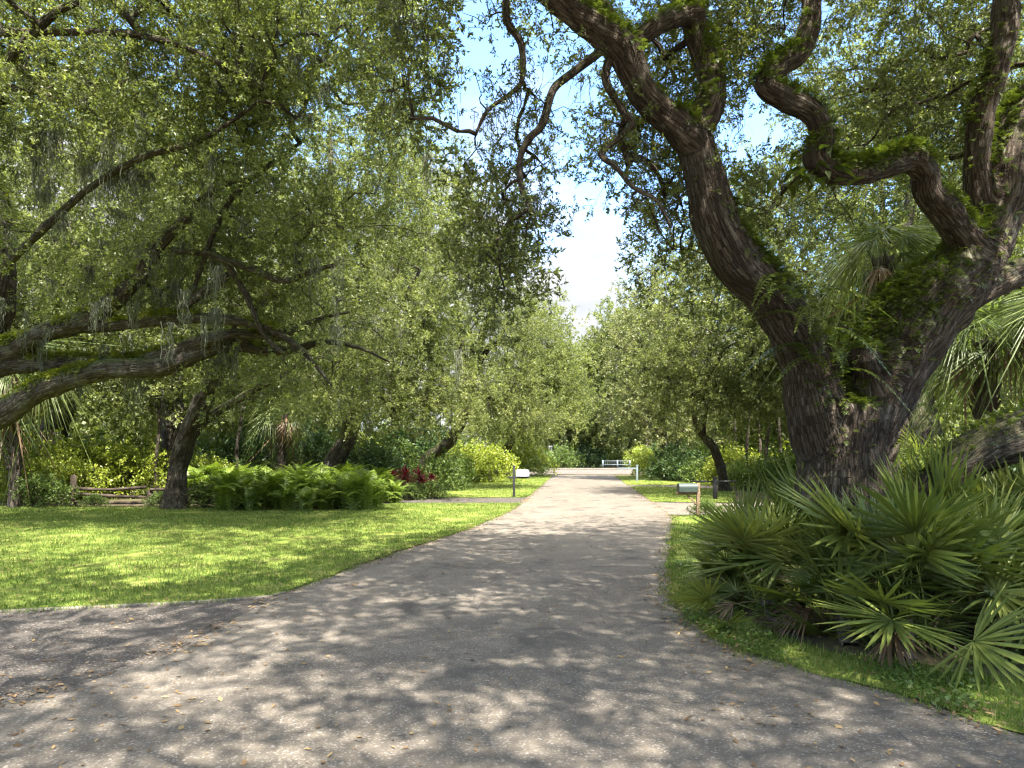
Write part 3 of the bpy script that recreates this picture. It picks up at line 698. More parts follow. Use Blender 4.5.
    while len(up) < k + 170:
        x, y, z = rng.uniform(1, 9), rng.uniform(-5, 6), rng.uniform(10, 13)
        if mnoise.noise(Vector((x * .45, y * .45, 2))) > -.1: up.append((x, y, z))
    up = np.array(up)
    tw = []
    for l, n in ((B1, 34), (B2, 34), (B3, 26)):
        p, r = limb_world(l, 5); q = p[rng.integers(len(p) // 5, len(p), n)]; o = rng.normal(0, .3, q.shape); o[:, 2] -= .05; tw.append(q + o)
    tw = np.vstack(tw)
    sk.grow(np.vstack([vis, up, tw]), rng, .3, .19, .06, .0058, .5, .085, br)
    leaf, leaf2 = Acc(), Acc()
    p, d = cluster_sprays(tw, rng, 2, .16, .0); place(leaf, br, p, d, .55 + .35 * rng.random(len(p)), sprays_for('near', .062, .027, 32, .42), rng, .003)
    ctr = np.array([CX + q[0] / q[1] * F < 690 for q in vis])
    p, d = cluster_sprays(vis[ctr], rng, 6, .52, .1); place(leaf, br, p, d, .8 + .4 * rng.random(len(p)), sprays_for('near', .062, .027, 32, .42), rng, .0035)
    p, d = cluster_sprays(vis[~ctr], rng, 9, .45, .1); place(leaf, br, p, d, .8 + .4 * rng.random(len(p)), sprays_for('near', .062, .027, 32, .42), rng, .0035)
    p, d = cluster_sprays(up, rng, 13, .95, .1); place(leaf, br, p, d, .9 + .4 * rng.random(len(p)), sprays_for('over', .085, .043, 34, .52), rng, .004)
    obj('branches', br.mesh('branches', M['bark_hero'], base, True), root)
    obj('crown', leaf.mesh('crown', M['oak_leaf'], base), root)
    # resurrection ferns on the upper sides of the limbs
    f = Acc(); tm = [frond_tmpl(RNG(i), .105, 6, .7, .3, .3) for i in range(5)]
    vis_m = np.array([(CX + c[0] / c[1] * F, HY - (c[2] - CAMH) / c[1] * F) for c in co])
    mask = np.zeros(len(co))
    # patches of fern, as seen: inner side of left limb, snaking limb, right limb, crotch
    for (x, y, rx, ry, w) in ((745, 250, 45, 60, .6), (700, 60, 40, 70, .5), (770, 300, 40, 60, .5), (850, 160, 60, 30, 1.0), (905, 150, 40, 25, 1.0), (960, 215, 45, 50, .5), (900, 315, 80, 50, .8), (985, 110, 30, 60, .9), (780, 75, 40, 50, .6), (845, 385, 30, 50, .55), (590, 20, 60, 30, .4), (823, 130, 22, 40, .7), (655, 110, 30, 40, .3)):
        mask = np.maximum(mask, w * np.exp(-((vis_m[:, 0] - x) / rx) ** 2 - ((vis_m[:, 1] - y) / ry) ** 2))
    pr = mask * np.clip(nr[:, 2] + .3, 0, 1) ** 1.2 * .85
    pick = np.where(rng.random(len(co)) < pr)[0]
    pick = np.concatenate([pick, pick[rng.random(len(pick)) < .5]])
    dirs = nr[pick] * .8 + rng.normal(0, .45, (len(pick), 3)); dirs[:, 2] += .25
    place_frames(f, tm, co[pick] - nr[pick] * .01, frames_from(dirs, np.array([[0, 0, 1.]]) + rng.normal(0, .2, (len(pick), 3))), .7 + .8 * rng.random(len(pick)), rng)
    # long strap fronds hanging in the crotch
    st = [frond_tmpl(RNG(60 + i), .95, 22, 1.25, .13, .55) for i in range(4)]
    pts = np.array([P(*q) for q in [(790, 300, 9.2), (800, 318, 9.1), (810, 335, 9.2), (820, 350, 9.3), (828, 362, 9.3), (800, 330, 9.1), (838, 372, 9.3), (780, 292, 9.1)] for _ in range(3)])
    pts = pts + rng.normal(0, .1, pts.shape); a = rng.uniform(0, 6.28, len(pts)); dd = np.column_stack([np.cos(a), np.sin(a) * .7 - .45, .25 + .5 * rng.random(len(pts))])
    place_frames(f, st, pts, frames_from(dd, np.array([[0, 0, 1.]])), .55 + .6 * rng.random(len(pts)), rng)
    # broad leaved clump on the snaking limb
    bl = [np.array([[[0, 0, 0], [.5, .17, .05], [1, 0, -.25], [.5, -.17, .05]]]) * .26 for _ in range(1)]
    pts = np.array([P(rng.uniform(800, 850), rng.uniform(140, 190), rng.uniform(8.7, 9.1)) for _ in range(46)])
    pts = np.vstack([pts, [P(rng.uniform(775, 830), rng.uniform(165, 185), 8.7) for _ in range(14)]])
    dd = rng.normal(0, 1, pts.shape); dd[:, 2] -= .35
    place_frames(f, bl, pts, frames_from(dd, np.array([[0, 0, 1.]])), .6 + .7 * rng.random(len(pts)), rng)
    obj('fern', f.mesh('fern', M['epiphyte'], base), root)
    add_moss(root, base, [P(x, y, Y) for x, y, Y in ((522, 60, 8), (516, 88, 8), (509, 95, 8), (545, 110, 8.1), (533, 200, 8), (535, 205, 8), (580, 75, 8.2), (398, 5, 8), (404, 20, 8), (392, 0, 8), (418, 15, 8.2), (428, 30, 8.3), (447, 60, 8.4), (640, 160, 8.4), (735, 115, 9.6), (760, 165, 9.6), (505, 10, 8), (487, 112, 8))], rng, 12, 26, .25, .65)
    

def build_left_oak():
    rng = RNG(77); Y0 = 19; base = P(-95, 520, Y0); base[2] = 0
    trunk = [(-95, 560, 19, 48.36), (-92, 500, 19, 31.2), (-85, 440, 19, 29.64), (-70, 390, 19, 31.2), (-40, 372, 19, 26.52)]
    t2 = [(-85, 440, 19, 23.8), (-50, 380, 19, 22.4), (-15, 330, 19, 18.2), (0, 280, 19, 14.0), (4, 230, 19, 9.8), (2, 205, 19, 7.5), (-14, 170, 19, 6), (-40, 120, 19, 4.5)]
    l1 = [(-60, 430, 19, 17.16), (-20, 424, 18.8, 14.04), (5, 413, 18.6, 12.09), (33, 394, 18.4, 11.31), (67, 380, 18.2, 10.92), (110, 369, 18, 10.14), (150, 368, 18, 9.75), (173, 363, 18, 9.36), (200, 352, 18.2, 8.58), (233, 345, 18.5, 7.02), (270, 352, 18.8, 4.68)]
    l2 = [(-50, 372, 19, 18.72), (0, 364, 19, 13.26), (35, 363, 18.8, 9.36), (83, 362, 18.6, 7.8), (133, 362, 18.3, 7.8), (160, 356, 18, 7.41), (187, 345, 18, 7.02), (217, 337, 18, 6.63), (242, 334, 18.3, 5.46), (280, 338, 18.6, 3.9)]
    l3 = [(-50, 375, 19, 18.72), (-5, 354, 18.8, 12.48), (20, 345, 18.6, 10.92), (50, 331, 18.4, 10.14), (83, 322, 18.2, 9.75), (112, 302, 18, 8.97), (140, 274, 18, 7.8), (160, 245, 18, 6.24), (190, 215, 18, 4.68)]
    l4 = [(70, 327, 18.3, 7.02), (100, 326, 18.2, 7.02), (133, 323, 18, 6.63), (167, 319, 18, 6.63), (200, 318, 18, 6.24), (238, 321, 18, 5.46), (285, 332, 18, 3.9)]
    bare = [(5, 265, 18.6, 4.2), (32, 240, 17, 3.92), (67, 207, 16.5, 3.5), (97, 183, 16, 3.22), (143, 157, 15.5, 3.08), (193, 143, 15, 2.8), (233, 120, 15, 2.1), (260, 100, 15, 1.4)]
    top1 = [(-60, 40, 15, 5.6), (0, 33, 14.6, 4.2), (33, 32, 14.3, 3.92), (93, 32, 14, 3.5), (140, 35, 14, 3.5), (187, 48, 14, 3.15), (227, 67, 14, 2.8), (262, 85, 14, 2.1)]
    top2 = [(8, 60, 14.5, 4.2), (40, 26, 14, 4.2), (60, 10, 14, 3.5), (82, -4, 14, 2.8), (110, -60, 14, 2.1)]
    top3 = [(105, -8, 14, 4), (125, 12, 14, 4), (138, 28, 14, 3)]
    b5 = [(190, 300, 18, 2.1), (213, 235, 18, 2.8), (232, 198, 18, 2.8), (267, 167, 18, 2.38), (300, 143, 18, 1.68)]
    b6 = [(172, 250, 18, 2.8), (207, 254, 17.8, 3.22), (222, 259, 17.6, 3.5), (255, 270, 17.5, 3.85), (284, 281, 17.4, 3.22), (310, 272, 17.3, 2.8), (334, 265, 17.2, 2.1)]
    b7 = [(222, 258, 17.6, 3.22), (232, 272, 17.7, 3.22), (247, 297, 17.8, 3.08), (263, 333, 17.9, 2.8), (284, 354, 18, 2.1)]
    b8 = [(-10, 90, 15, 4), (20, 88, 15, 3.6), (60, 100, 15, 3), (100, 115, 15, 2.2)]
    b9 = [(160, 325, 18, 5), (185, 305, 18, 5), (210, 288, 18, 4.6), (228, 275, 17.8, 4)]
    ends = [[(262, 350, 18.7, 5.5), (292, 350, 18.9, 4.4), (325, 342, 19, 3.2), (360, 348, 19, 2), (390, 362, 19, 1)], [(268, 337, 18.4, 4.6), (295, 330, 18.6, 3.6), (322, 318, 18.6, 2.4), (350, 312, 18.6, 1)], [(272, 330, 18, 4.4), (296, 345, 18, 3.4), (318, 368, 18, 2), (332, 386, 18, 1)], [(176, 230, 18, 5), (196, 205, 18, 4), (222, 186, 18, 2.6), (250, 178, 18, 1.2)]]
    root = thing('live_oak', 'spreading live oak with long mossy horizontal limbs reaching in from the left edge', 'tree', base)
    me, co, nr, rl = hero_mesh('trunk', [trunk, t2, l1, l2, l3, l4], M['bark'], .05, base, .1, 9)
    obj('trunk', me, root)
    br = Acc(); sk = Skeleton()
    for l in [bare, top1, top2, top3, b5, b6, b7, b8, b9] + ends:
        p, r = limb_world(l, 5); tube(br, p, r, 8, rough=.08, rng=rng)
    for l in (t2[2:], l1[4:], l2[3:], l3[3:], l4, bare, top1, top2, top3, b5, b6, b7, b8, *ends):
        sk.path(limb_world(l, 4)[0])
    vis = px_clusters([(-60, 260, -40, 110, 13, 17.5, 190), (-60, 330, 60, 250, 15, 20, 190), (230, 440, -40, 130, 13, 18.5, 150), (300, 450, 100, 240, 16, 20, 40), (120, 330, 230, 330, 17, 20, 40), (-60, 110, 260, 330, 18.5, 21, 16), (60, 340, 250, 330, 15.5, 17.3, 42), (-40, 260, 130, 260, 14.5, 17, 40), (200, 350, 330, 400, 17, 19, 22)], rng, HOLES)
    vis = behind_limbs(vis, [bare, top1, b5, b6, l1[3:], l2[1:], l3[2:-2], l4], 20, rng)
    up = []
    while len(up) < 330:
        x, y, z = rng.uniform(-18, -2.5), rng.uniform(5, 24), rng.uniform(10.5, 16.5)
        if z < CAMH + (HY + 25) / F * y or mnoise.noise(Vector((x * .33, y * .33, 8))) < -.2: continue
        up.append((x, y, z))
    up = np.array(up)
    sk.grow(np.vstack([vis, up]), rng, .5, .17, .06, .0075, .5, .09, br)
    leaf = Acc(); p, d = cluster_sprays(np.vstack([vis, up]), rng, 12, .72, .1)
    place(leaf, br, p, d, .9 + .4 * rng.random(len(p)), sprays_for('mid', .07, .033, 42, .52), rng, .0045)
    obj('branches', br.mesh('branches', M['bark'], base, True), root)
    obj('crown', leaf.mesh('crown', M['oak_leaf_light'], base), root)
    f = Acc(); tm = [frond_tmpl(RNG(i), .13, 5, .7, .32, .3) for i in range(5)]
    pr = np.clip(nr[:, 2] - .0, 0, 1) * 2.2 * np.clip((co[:, 0] + 17) / 3, .1, 1)
    nz = np.array([mnoise.noise(Vector(c * .8)) for c in co]); pr *= np.clip(nz * 2.5 + .7, 0, 1)
    pr[co[:, 2] < 2.5] = 0
    pick = np.where(rng.random(len(co)) < pr)[0]
    dirs = nr[pick] * .8 + rng.normal(0, .5, (len(pick), 3)); dirs[:, 2] += .2
    place_frames(f, tm, co[pick], frames_from(dirs, np.array([[0, 0, 1.]]) + rng.normal(0, .2, (len(pick), 3))), .7 + .8 * rng.random(len(pick)), rng)
    obj('fern', f.mesh('fern', M['epiphyte_bright'], base), root)
    spots = [(x, rng.uniform(325, 375), 18.2) for x in rng.uniform(10, 240, 26)] + [(x, rng.uniform(120, 200), rng.uniform(15, 17)) for x in rng.uniform(-5, 110, 24)] + [(x, rng.uniform(165, 182), 16) for x in rng.uniform(105, 150, 14)] + [(x, rng.uniform(240, 300), 18) for x in rng.uniform(80, 220, 26)] + [(x, rng.uniform(180, 330), rng.uniform(15.5, 17.5)) for x in rng.uniform(0, 340, 46)] + [(x, rng.uniform(20, 160), rng.uniform(13.5, 16)) for x in rng.uniform(40, 440, 24)]
    add_moss(root, base, [P(*q) for q in spots], rng, 14, 34, .35, 1.5, .0085)
    

def build_leaning_tree():
    rng = RNG(13); base = P(176, 508, 24.5); base[2] = 0
    t = [(175, 512, 24.5, 15), (176, 490, 24.5, 10.5), (179, 465, 24.3, 9.5), (186, 440, 24, 9.5), (200, 408, 23.5, 9.5), (216, 376, 23, 9), (232, 350, 22.5, 7.5), (250, 325, 22, 6), (270, 290, 22, 4)]
    t2 = [(190, 433, 24, 6), (208, 418, 24, 5), (233, 402, 24, 4.6), (258, 388, 24, 4), (282, 375, 24, 3), (310, 355, 24, 2)]
    root = thing('leaning_tree', 'slim tree leaning right with a forked branch behind the rail fence', 'tree', base)
    me, co, nr, rl = hero_mesh('trunk', [t, t2], M['bark'], .05, base, .09, 21, 10)
    obj('trunk', me, root)
    sk = Skeleton(); sk.path(limb_world(t, 4)[0][10:]); sk.path(limb_world(t2, 4)[0][6:]); br = Acc()
    vis = px_clusters([(230, 400, 250, 400, 21.5, 25, 85), (160, 300, 270, 350, 22, 26, 25)], rng)
    sk.grow(vis, rng, .5, .2, .08, .009, .5, .08, br)
    leaf = Acc(); p, d = cluster_sprays(vis, rng, 8, .9, -.1)
    place(leaf, br, p, d, .9 + .4 * rng.random(len(p)), sprays_for('mid', .07, .033, 42, .52), rng, .005)
    obj('branches', br.mesh('branches', M['bark'], base, True), root)
    obj('crown', leaf.mesh('crown', M['oak_leaf'], base), root)
    add_moss(root, base, [P(rng.uniform(230, 380), rng.uniform(300, 380), 23) for _ in range(16)], rng, 8, 18, .5, 1.8, .009)
    

# generic oak: blobs given in local metres ---------------------------------
def oak_parts(seed, blobs, trunk_path, trunk_r, leafkey, leafm, per=8, spread=.9, moss=12, barkm='bark', droop=.1, limbs=6, forks=None):
    """blobs: (x,y,z,rx,ry,rz,n). returns meshes trunk, branches, crown, moss in local coordinates"""
    rng = RNG(seed); tr = Acc(); sk = Skeleton(); br = Acc()
    tp = catmull(np.array(trunk_path, float), 5); r = np.linspace(1, .62, len(tp)) * trunk_r; r[0] *= 1.5; r[1] *= 1.2
    tube(tr, tp, r, 10, rough=.05, rng=rng); sk.path(tp[len(tp) // 2:])
    top = tp[-1]
    bs = sorted(range(len(blobs)), key=lambda i: -blobs[i][6])[:limbs]
    for i in bs:
        c = np.array(blobs[i][:3]); s = tp[rng.integers(len(tp) * 2 // 3, len(tp))]
        m1 = s + (c - s) * .35 + [0, 0, .25 * np.linalg.norm(c - s) * .6] + rng.normal(0, .35, 3); m2 = s + (c - s) * .7 + [0, 0, .3] + rng.normal(0, .35, 3)
        lp = catmull(np.array([s, m1, m2, c]), 6); tube(tr, lp, np.linspace(trunk_r * .5, trunk_r * .14, len(lp)), 7, rough=.06, rng=rng); sk.path(lp)
    T = []
    for x, y, z, rx, ry, rz, n in blobs:
        k = 0
        while k < n:
            u = rng.normal(0, 1, 3); u /= np.linalg.norm(u); u *= rng.random() ** .42
            q = np.array([x, y, z]) + u * [rx, ry, rz]
            if mnoise.noise(Vector(q * .7 + seed)) < -.06 and rng.random() < .88: k += .12; continue
            if q[2] < .8: k += .5; continue
            T.append(q); k += 1
    T = np.array(T)
    sk.grow(T, rng, .6, .18, .08, .011, .5, trunk_r * .35, br)
    leaf = Acc(); p, d = cluster_sprays(T, rng, per, spread * .78, .15, droop=droop)
    place(leaf, br, p, d, .8 + .45 * rng.random(len(p)), leafkey, rng, .006)
    ms = None
    if moss:
        ms = []; c = T[rng.integers(0, len(T), moss)]; add_moss(None, ms, c, rng, 8, 20, .6, 2.4, .012)
    return (tr.mesh('trunk', M[barkm], smooth=True), br.mesh('branches', M[barkm], smooth=True), leaf.mesh('crown', M[leafm]), ms)
def oak(label, px, py, Y, parts, rz=0, sc=1.0, name='live_oak', group=None, cat='tree'):
    b = G(px, py) if Y is None else np.array([(px - CX) * Y / F, Y, 0])
    root = thing(name, label, cat, b, rz, group, sc)
    for nm, me in zip(('trunk', 'branches', 'crown', 'moss'), parts):
        for m_ in (me if isinstance(me, list) else [me] if me else []): obj(nm, m_, root)
    return root
def blobs_px(rects, base, rng=None):
    """(px,py,Y,rpx_x,rpx_y,ry_m,n) -> local blobs"""
    out = []
    for px, py, Y, rx, ry, dep, n in rects:
        c = P(px, py, Y) - base; out.append((c[0], c[1], c[2], rx * Y / F, dep, ry * Y / F, n))
    return out
def build_trees():
    K35 = sprays_for('k35', .09, .036, 54, .62); K50 = sprays_for('k50', .14, .07, 38, .8); K80 = sprays_for('k80', .28, .15, 20, 1.1)
    # left row beside the road ----------------------------------------------------
    b = np.array([(326 - CX) * 32 / F, 32, 0])
    bl = blobs_px([(390, 170, 29, 75, 70, 3.0, 70), (330, 120, 31, 80, 70, 3, 60), (420, 270, 28, 60, 75, 2.6, 80), (360, 250, 29, 75, 75, 3, 80), (400, 355, 28, 75, 45, 2.6, 70), (320, 345, 29, 60, 50, 2.6, 50), (440, 395, 28.5, 60, 28, 2, 36), (345, 400, 28.5, 60, 28, 2, 30)], b)
    oak('broad bright oak on the left with crown hanging over the fern bed', 326, 0, 32, oak_parts(1, bl, [(0, 0, 0), (.3, 0, 1.5), (1.0, -.2, 2.6), (1.6, -.6, 4.2), (2.2, -1.2, 6.5)], .5, K35, 'oak_leaf_light', per=9, spread=1.0, moss=60, droop=.4))
    b = np.array([(418 - CX) * 42 / F, 42, 0])
    bl = blobs_px([(455, 235, 38, 50, 62, 3.4, 70), (495, 275, 38, 42, 55, 3, 60), (470, 330, 37, 65, 55, 3, 80), (525, 335, 38, 36, 48, 2.6, 46), (500, 395, 37, 62, 32, 2.6, 60), (440, 405, 36, 50, 30, 2.4, 40), (535, 410, 38, 32, 26, 2, 26), (415, 190, 40, 45, 60, 3, 40)], b)
    tr = oak_parts(2, bl, [(0, 0, 0), (.6, -.2, 1.6), (1.9, -.8, 2.6), (3.0, -1.5, 4.5), (3.6, -2.2, 7.5)], .45, K35, 'oak_leaf_light', per=9, spread=1.1, moss=36, droop=.4)
    oak('oak with sweeping low bough above the lime shrubs left of the road', 418, 0, 42, tr)
    b = np.array([(500 - CX) * 58 / F, 58, 0])
    bl = blobs_px([(535, 330, 55, 34, 40, 4, 60), (555, 365, 56, 30, 34, 3.4, 60), (520, 380, 54, 40, 42, 4, 60), (550, 410, 55, 34, 28, 3, 40), (575, 390, 60, 20, 34, 3, 24), (515, 425, 55, 40, 18, 3, 30)], b)
    oak('farther pale oak on the left of the road, beyond the white mailbox', 500, 0, 58, oak_parts(3, bl, [(0, 0, 0), (.4, 0, 2), (1.5, -.8, 4), (2.4, -1.8, 7)], .42, K50, 'oak_leaf_light', per=9, spread=1.4, moss=8))
    # right row ------------------------------------------------------------------
    b = np.array([(722 - CX) * 36 / F, 36, 0])
    bl = blobs_px([(690, 330, 33, 45, 55, 2.8, 60), (730, 270, 33, 50, 60, 3, 60), (765, 330, 33, 45, 60, 3, 50), (700, 395, 33, 55, 34, 2.6, 54), (665, 370, 32, 34, 44, 2.4, 40), (760, 400, 34, 50, 30, 2.4, 30), (750, 200, 34, 45, 45, 3, 36), (690, 255, 33, 36, 40, 2.5, 24)], b)
    oak('small oak with trunk leaning left over the right driveway', 722, 0, 36, oak_parts(4, bl, [(.15, 0, 0), (-.15, -.3, 1.2), (-.7, -.8, 2.3), (-1.5, -1.4, 3.1), (-2.2, -1.8, 5)], .27, K35, 'oak_leaf_light', per=8, spread=1.0, moss=26, limbs=7, droop=.3))
    b = np.array([(668 - CX) * 52 / F, 52, 0])
    bl = blobs_px([(660, 300, 50, 38, 45, 4, 60), (640, 350, 50, 36, 45, 3.4, 60), (680, 350, 50, 45, 50, 4, 60), (640, 405, 50, 40, 34, 3.2, 50), (690, 410, 50, 50, 34, 3.2, 44), (705, 290, 51, 40, 40, 4, 40)], b)
    oak('greyish oak overhanging the right side of the road ahead of the white post', 668, 0, 52, oak_parts(5, bl, [(0, 0, 0), (-.2, 0, 2), (-.6, -.6, 4), (-1, -1, 8)], .4, K50, 'oak_leaf_grey', per=9, spread=1.4, moss=22))
    b = np.array([(648 - CX) * 92 / F, 92, 0])
    bl = blobs_px([(624, 318, 91, 26, 22, 5, 40), (642, 336, 91, 34, 28, 5, 50), (604, 338, 91, 24, 18, 4.5, 40), (592, 358, 90, 20, 16, 4, 32), (615, 366, 90, 34, 24, 5, 46), (652, 372, 91, 34, 36, 5, 40), (602, 400, 90, 32, 24, 4, 40)], b)
    oak('tallest dark oak against the sky at the far end of the road', 648, 0, 92, oak_parts(6, bl, [(0, 0, 0), (0, 0, 4), (-1.2, 0, 9), (-2.4, 0, 14)], .55, K80, 'oak_leaf', per=8, spread=1.5, moss=0))
    # far end, across the cross street: one shape, turned and scaled copies
    tmp = oak_parts(7, [(0, 0, 6.2, 5, 4.5, 2.6, 70), (-3.2, 0, 4.6, 3, 3, 1.8, 36), (3.4, .5, 4.8, 3, 3, 2, 36), (0, -1, 8.3, 3.4, 3, 1.8, 36), (1, 2, 6, 4, 3, 2, 26)], [(0, 0, 0), (.2, 0, 1), (.9, .1, 2.2), (1.2, 0, 3.6)], .3, K80, 'oak_leaf_light', per=8, spread=1.5, moss=0, limbs=5)
    far = [(548, 98, 0.3, 1.0, 'pale oak across the cross street, left of the road axis'), (592, 96, 2.2, .85, 'crooked oak straight ahead where the road meets the cross street'), (632, 100, 4.0, .95, 'oak behind the white rail fence at the end of the road'),
           (500, 112, 1.2, 1.25, 'oak far left across the cross street, half hidden by road trees'), (672, 108, 5.2, 1.2, 'oak far right across the cross street behind dark shrubs'), (585, 122, 3.0, 1.95, 'tall oak rising in the gap behind the crooked roadside oak'), (720, 118, .7, 1.4, 'oak far right seen through the thin trunks')]
    r0 = None
    for px, Y, rz, sc, lb in far:
        loc = ((px - CX) * Y / F, Y, 0)
        if r0 is None: r0 = oak(lb, px, 0, Y, tmp, rz, sc, group='oaks across the cross street')
        else: dup(r0, lb, loc, rz, sc)
    # background oaks left and right behind the front ones
    tm2 = oak_parts(8, [(0, 0, 8.2, 5.2, 5, 3, 90), (-4, -1, 6, 3.2, 3, 2.2, 46), (4, 0, 6.4, 3.4, 3, 2.2, 46), (.5, -2.5, 5.4, 3.4, 2.6, 2, 46), (0, 1, 10.8, 3.6, 3.4, 2, 50), (-2.5, -3.5, 3.8, 2.2, 1.8, 1.3, 22), (3, -3, 3.9, 2.2, 1.8, 1.3, 22)], [(0, 0, 0), (-.2, .1, 1.6), (.2, 0, 3), (.5, -.2, 5)], .42, K35, 'oak_leaf', per=9, spread=1.15, moss=20, limbs=7)
    bg = [(60, 33, .5, 1.65, 'background oak behind the palm at the left edge', 'oak_leaf'), (175, 37, 2.4, 1.75, 'background oak behind the leaning tree', 'oak_leaf'), (262, 43, 4.2, 1.8, 'background oak rising between the leaning tree and broad bright oak', 'oak_leaf_light'),
          (-60, 29, 1.1, 1.5, 'background oak beyond the left edge limbs', 'oak_leaf'), (395, 56, 5.5, 1.55, 'tall background oak behind the low bough left of the road', 'oak_leaf'),
          (862, 31, 3.3, 1.3, 'bright background oak seen through the fork of the massive oak', 'oak_leaf_light'), (925, 25, 1.7, 1.4, 'background oak right of the massive fork behind the cabbage palms', 'oak_leaf_light'), (1060, 26, 5.0, 1.5, 'background oak at the right edge', 'oak_leaf_light'), (770, 52, 2.0, 1.3, 'shaded oak deep behind the slender trunks', 'oak_leaf'), (900, 44, 4.4, 1.35, 'tall oak deep in the right woods', 'oak_leaf_light'),
          (130, 62, 3.9, 1.6, 'tall oak deep in the left woods', 'oak_leaf_light'), (-30, 60, 2.9, 1.5, 'oak deep in the woods at the far left', 'oak_leaf_light')]
    r1 = None; meshes = {}
    for px, Y, rz, sc, lb, mt in bg:
        loc = ((px - CX) * Y / F, Y, 0)
        if r1 is None: r1 = oak(lb, px, 0, Y, tm2, rz, sc, group='background oaks in the woods')
        else:
            r = dup(r1, lb, loc, rz, sc)
            if mt != 'oak_leaf':
                for c in r.children:
                    if c.name.startswith('crown'):
                        if mt not in meshes: mm = c.data.copy(); mm.materials[0] = M[mt]; meshes[mt] = mm
                        c.data = meshes[mt]
    # shade tree behind the viewer, on the right
    # slender trunks right of the leaning oak
    rng = RNG(3); tmpl = []
    for k in range(2):
        tmpl.append(oak_parts(20 + k, [(0, 0, 6.6, 1.5, 1.5, 1.5, 22), (.5, .3, 5, 1.1, 1.1, .9, 10)], [(0, 0, 0), (.1 + .1 * k, .05, 2), (-.1, 0, 4), (.25, 0, 6)], .11, K35, 'oak_leaf', per=6, spread=.9, moss=3, limbs=2))
    spots = [(736, 44, 1.0, 'slender dark trunk, first right of the small leaning oak'), (748, 41, .9, 'slender straight trunk between two others right of the leaning oak'), (759, 47, 1.1, 'thin trunk standing back among the slender trees'), (768, 38, .95, 'thicker grey slender trunk just left of the massive oak'), (780, 43, 1.05, 'slender trunk partly hidden by the massive oak'),
             (240, 36, 1.0, 'slender pale trunk in the shade behind the fern bed'), (158, 31, .8, 'thin dark forked trunk left of the leaning tree')]
    rr = {}
    for i, (px, Y, sc, lb) in enumerate(spots):
        k = i % 2; loc = ((px - CX) * Y / F, Y, 0)
        if k not in rr: rr[k] = oak(lb, px, 0, Y, tmpl[k], rng.random() * 6, sc, name='slender_tree', group='slender trees')
        else: dup(rr[k], lb, loc, rng.random() * 6, sc)

def build_woods():
    """far woods behind everything: one mass"""
    rng = RNG(9); leaf = Acc(); T = []
    for _ in range(5200):
        k = rng.random(); low = rng.random() < .35
        if k < .34: x, y = rng.uniform(-95, -15), rng.uniform(49, 63)
        elif k < .62: x, y = rng.uniform(17, 95), rng.uniform(45, 63)
        else: x, y = rng.uniform(-95, 105), rng.uniform(104, 140)
        hmax = (10 if y < 100 else 13) + 5 * mnoise.noise(Vector((x * .08, y * .08, 4)))
        T.append((x, y, rng.random() * 3.5 if low else rng.random() ** .8 * hmax))
    T = np.array(T); p, d = cluster_sprays(T, rng, 6, 2.4, .1)
    place(leaf, None, p, d, .9 + .5 * rng.random(len(p)), sprays_for('woods', .42, .24, 16, 1.4), rng)
    tag(obj('far_woods', leaf.mesh('far_woods', M['oak_leaf'])), 'far off woods closing the view behind the road trees', 'woods', kind='stuff')

# ------------------------------------------------------------------ palms, ferns, shrubs
def fan(seed, L=.5, nseg=26, spread=4.0, droop=.25, petiole=.6, wid=.017, split=.3):
    """palmetto leaf: petiole along +X then a fan of folded blades"""
    rng = RNG(seed); V = []; Q = []; n = 0
    hub = np.array([petiole, 0, petiole * .06])
    for i in range(nseg):
        a = -spread / 2 + spread * (i + .5) / nseg + rng.normal(0, .03)
        l = L * (.72 + .28 * math.cos(a * .55)) * (.9 + .2 * rng.random()); dz = rng.normal(0, .08); dr = droop * (.5 + rng.random())
        d = np.array([math.cos(a), math.sin(a), 0]); s = np.array([-math.sin(a), math.cos(a), 0])
        kink = 1.0 if rng.random() > .12 else 3.0
        for t in (0.02, .35, .62, .84, 1.0):
            w = wid * {0.02: .35, .35: 1.0, .62: .95, .84: .55, 1.0: .06}[t] * L / .5
            c = hub + d * l * t + np.array([0, 0, dz * l * t - dr * l * t * t * kink + .10 * l * t * abs(math.sin(a)) ])
            V += [c - s * w, c + np.array([0, 0, -w * .7]), c + s * w]
        for k in range(4):
            o = n + 3 * k; Q += [[o, o + 1, o + 4, o + 3], [o + 1, o + 2, o + 5, o + 4]]
        n += 15
    V = np.array(V); Q = np.array(Q)
    a = Acc(); a.add(V, Q)
    if petiole > .05:
        pt = np.array([[0, 0, 0], [petiole * .5, 0, petiole * .07], hub]); b = Acc(); tube(b, catmull(pt, 3), np.linspace(.011, .006, 7), 4, cap=False)
        a.add(np.concatenate(b.v), np.concatenate(b.q))
    return np.concatenate(a.v), np.concatenate(a.q)
def place_mesh(acc, tm, p, R_, s, r): acc.add(tm[0] @ R_ * s + p, tm[1], r=r)
def frame1(d, up, roll=0.0):
    d = d / np.linalg.norm(d); y = np.cross(up, d); y /= np.linalg.norm(y) + 1e-9; z = np.cross(d, y)
    c, s = math.cos(roll), math.sin(roll); return np.stack([d, c * y + s * z, -s * y + c * z])
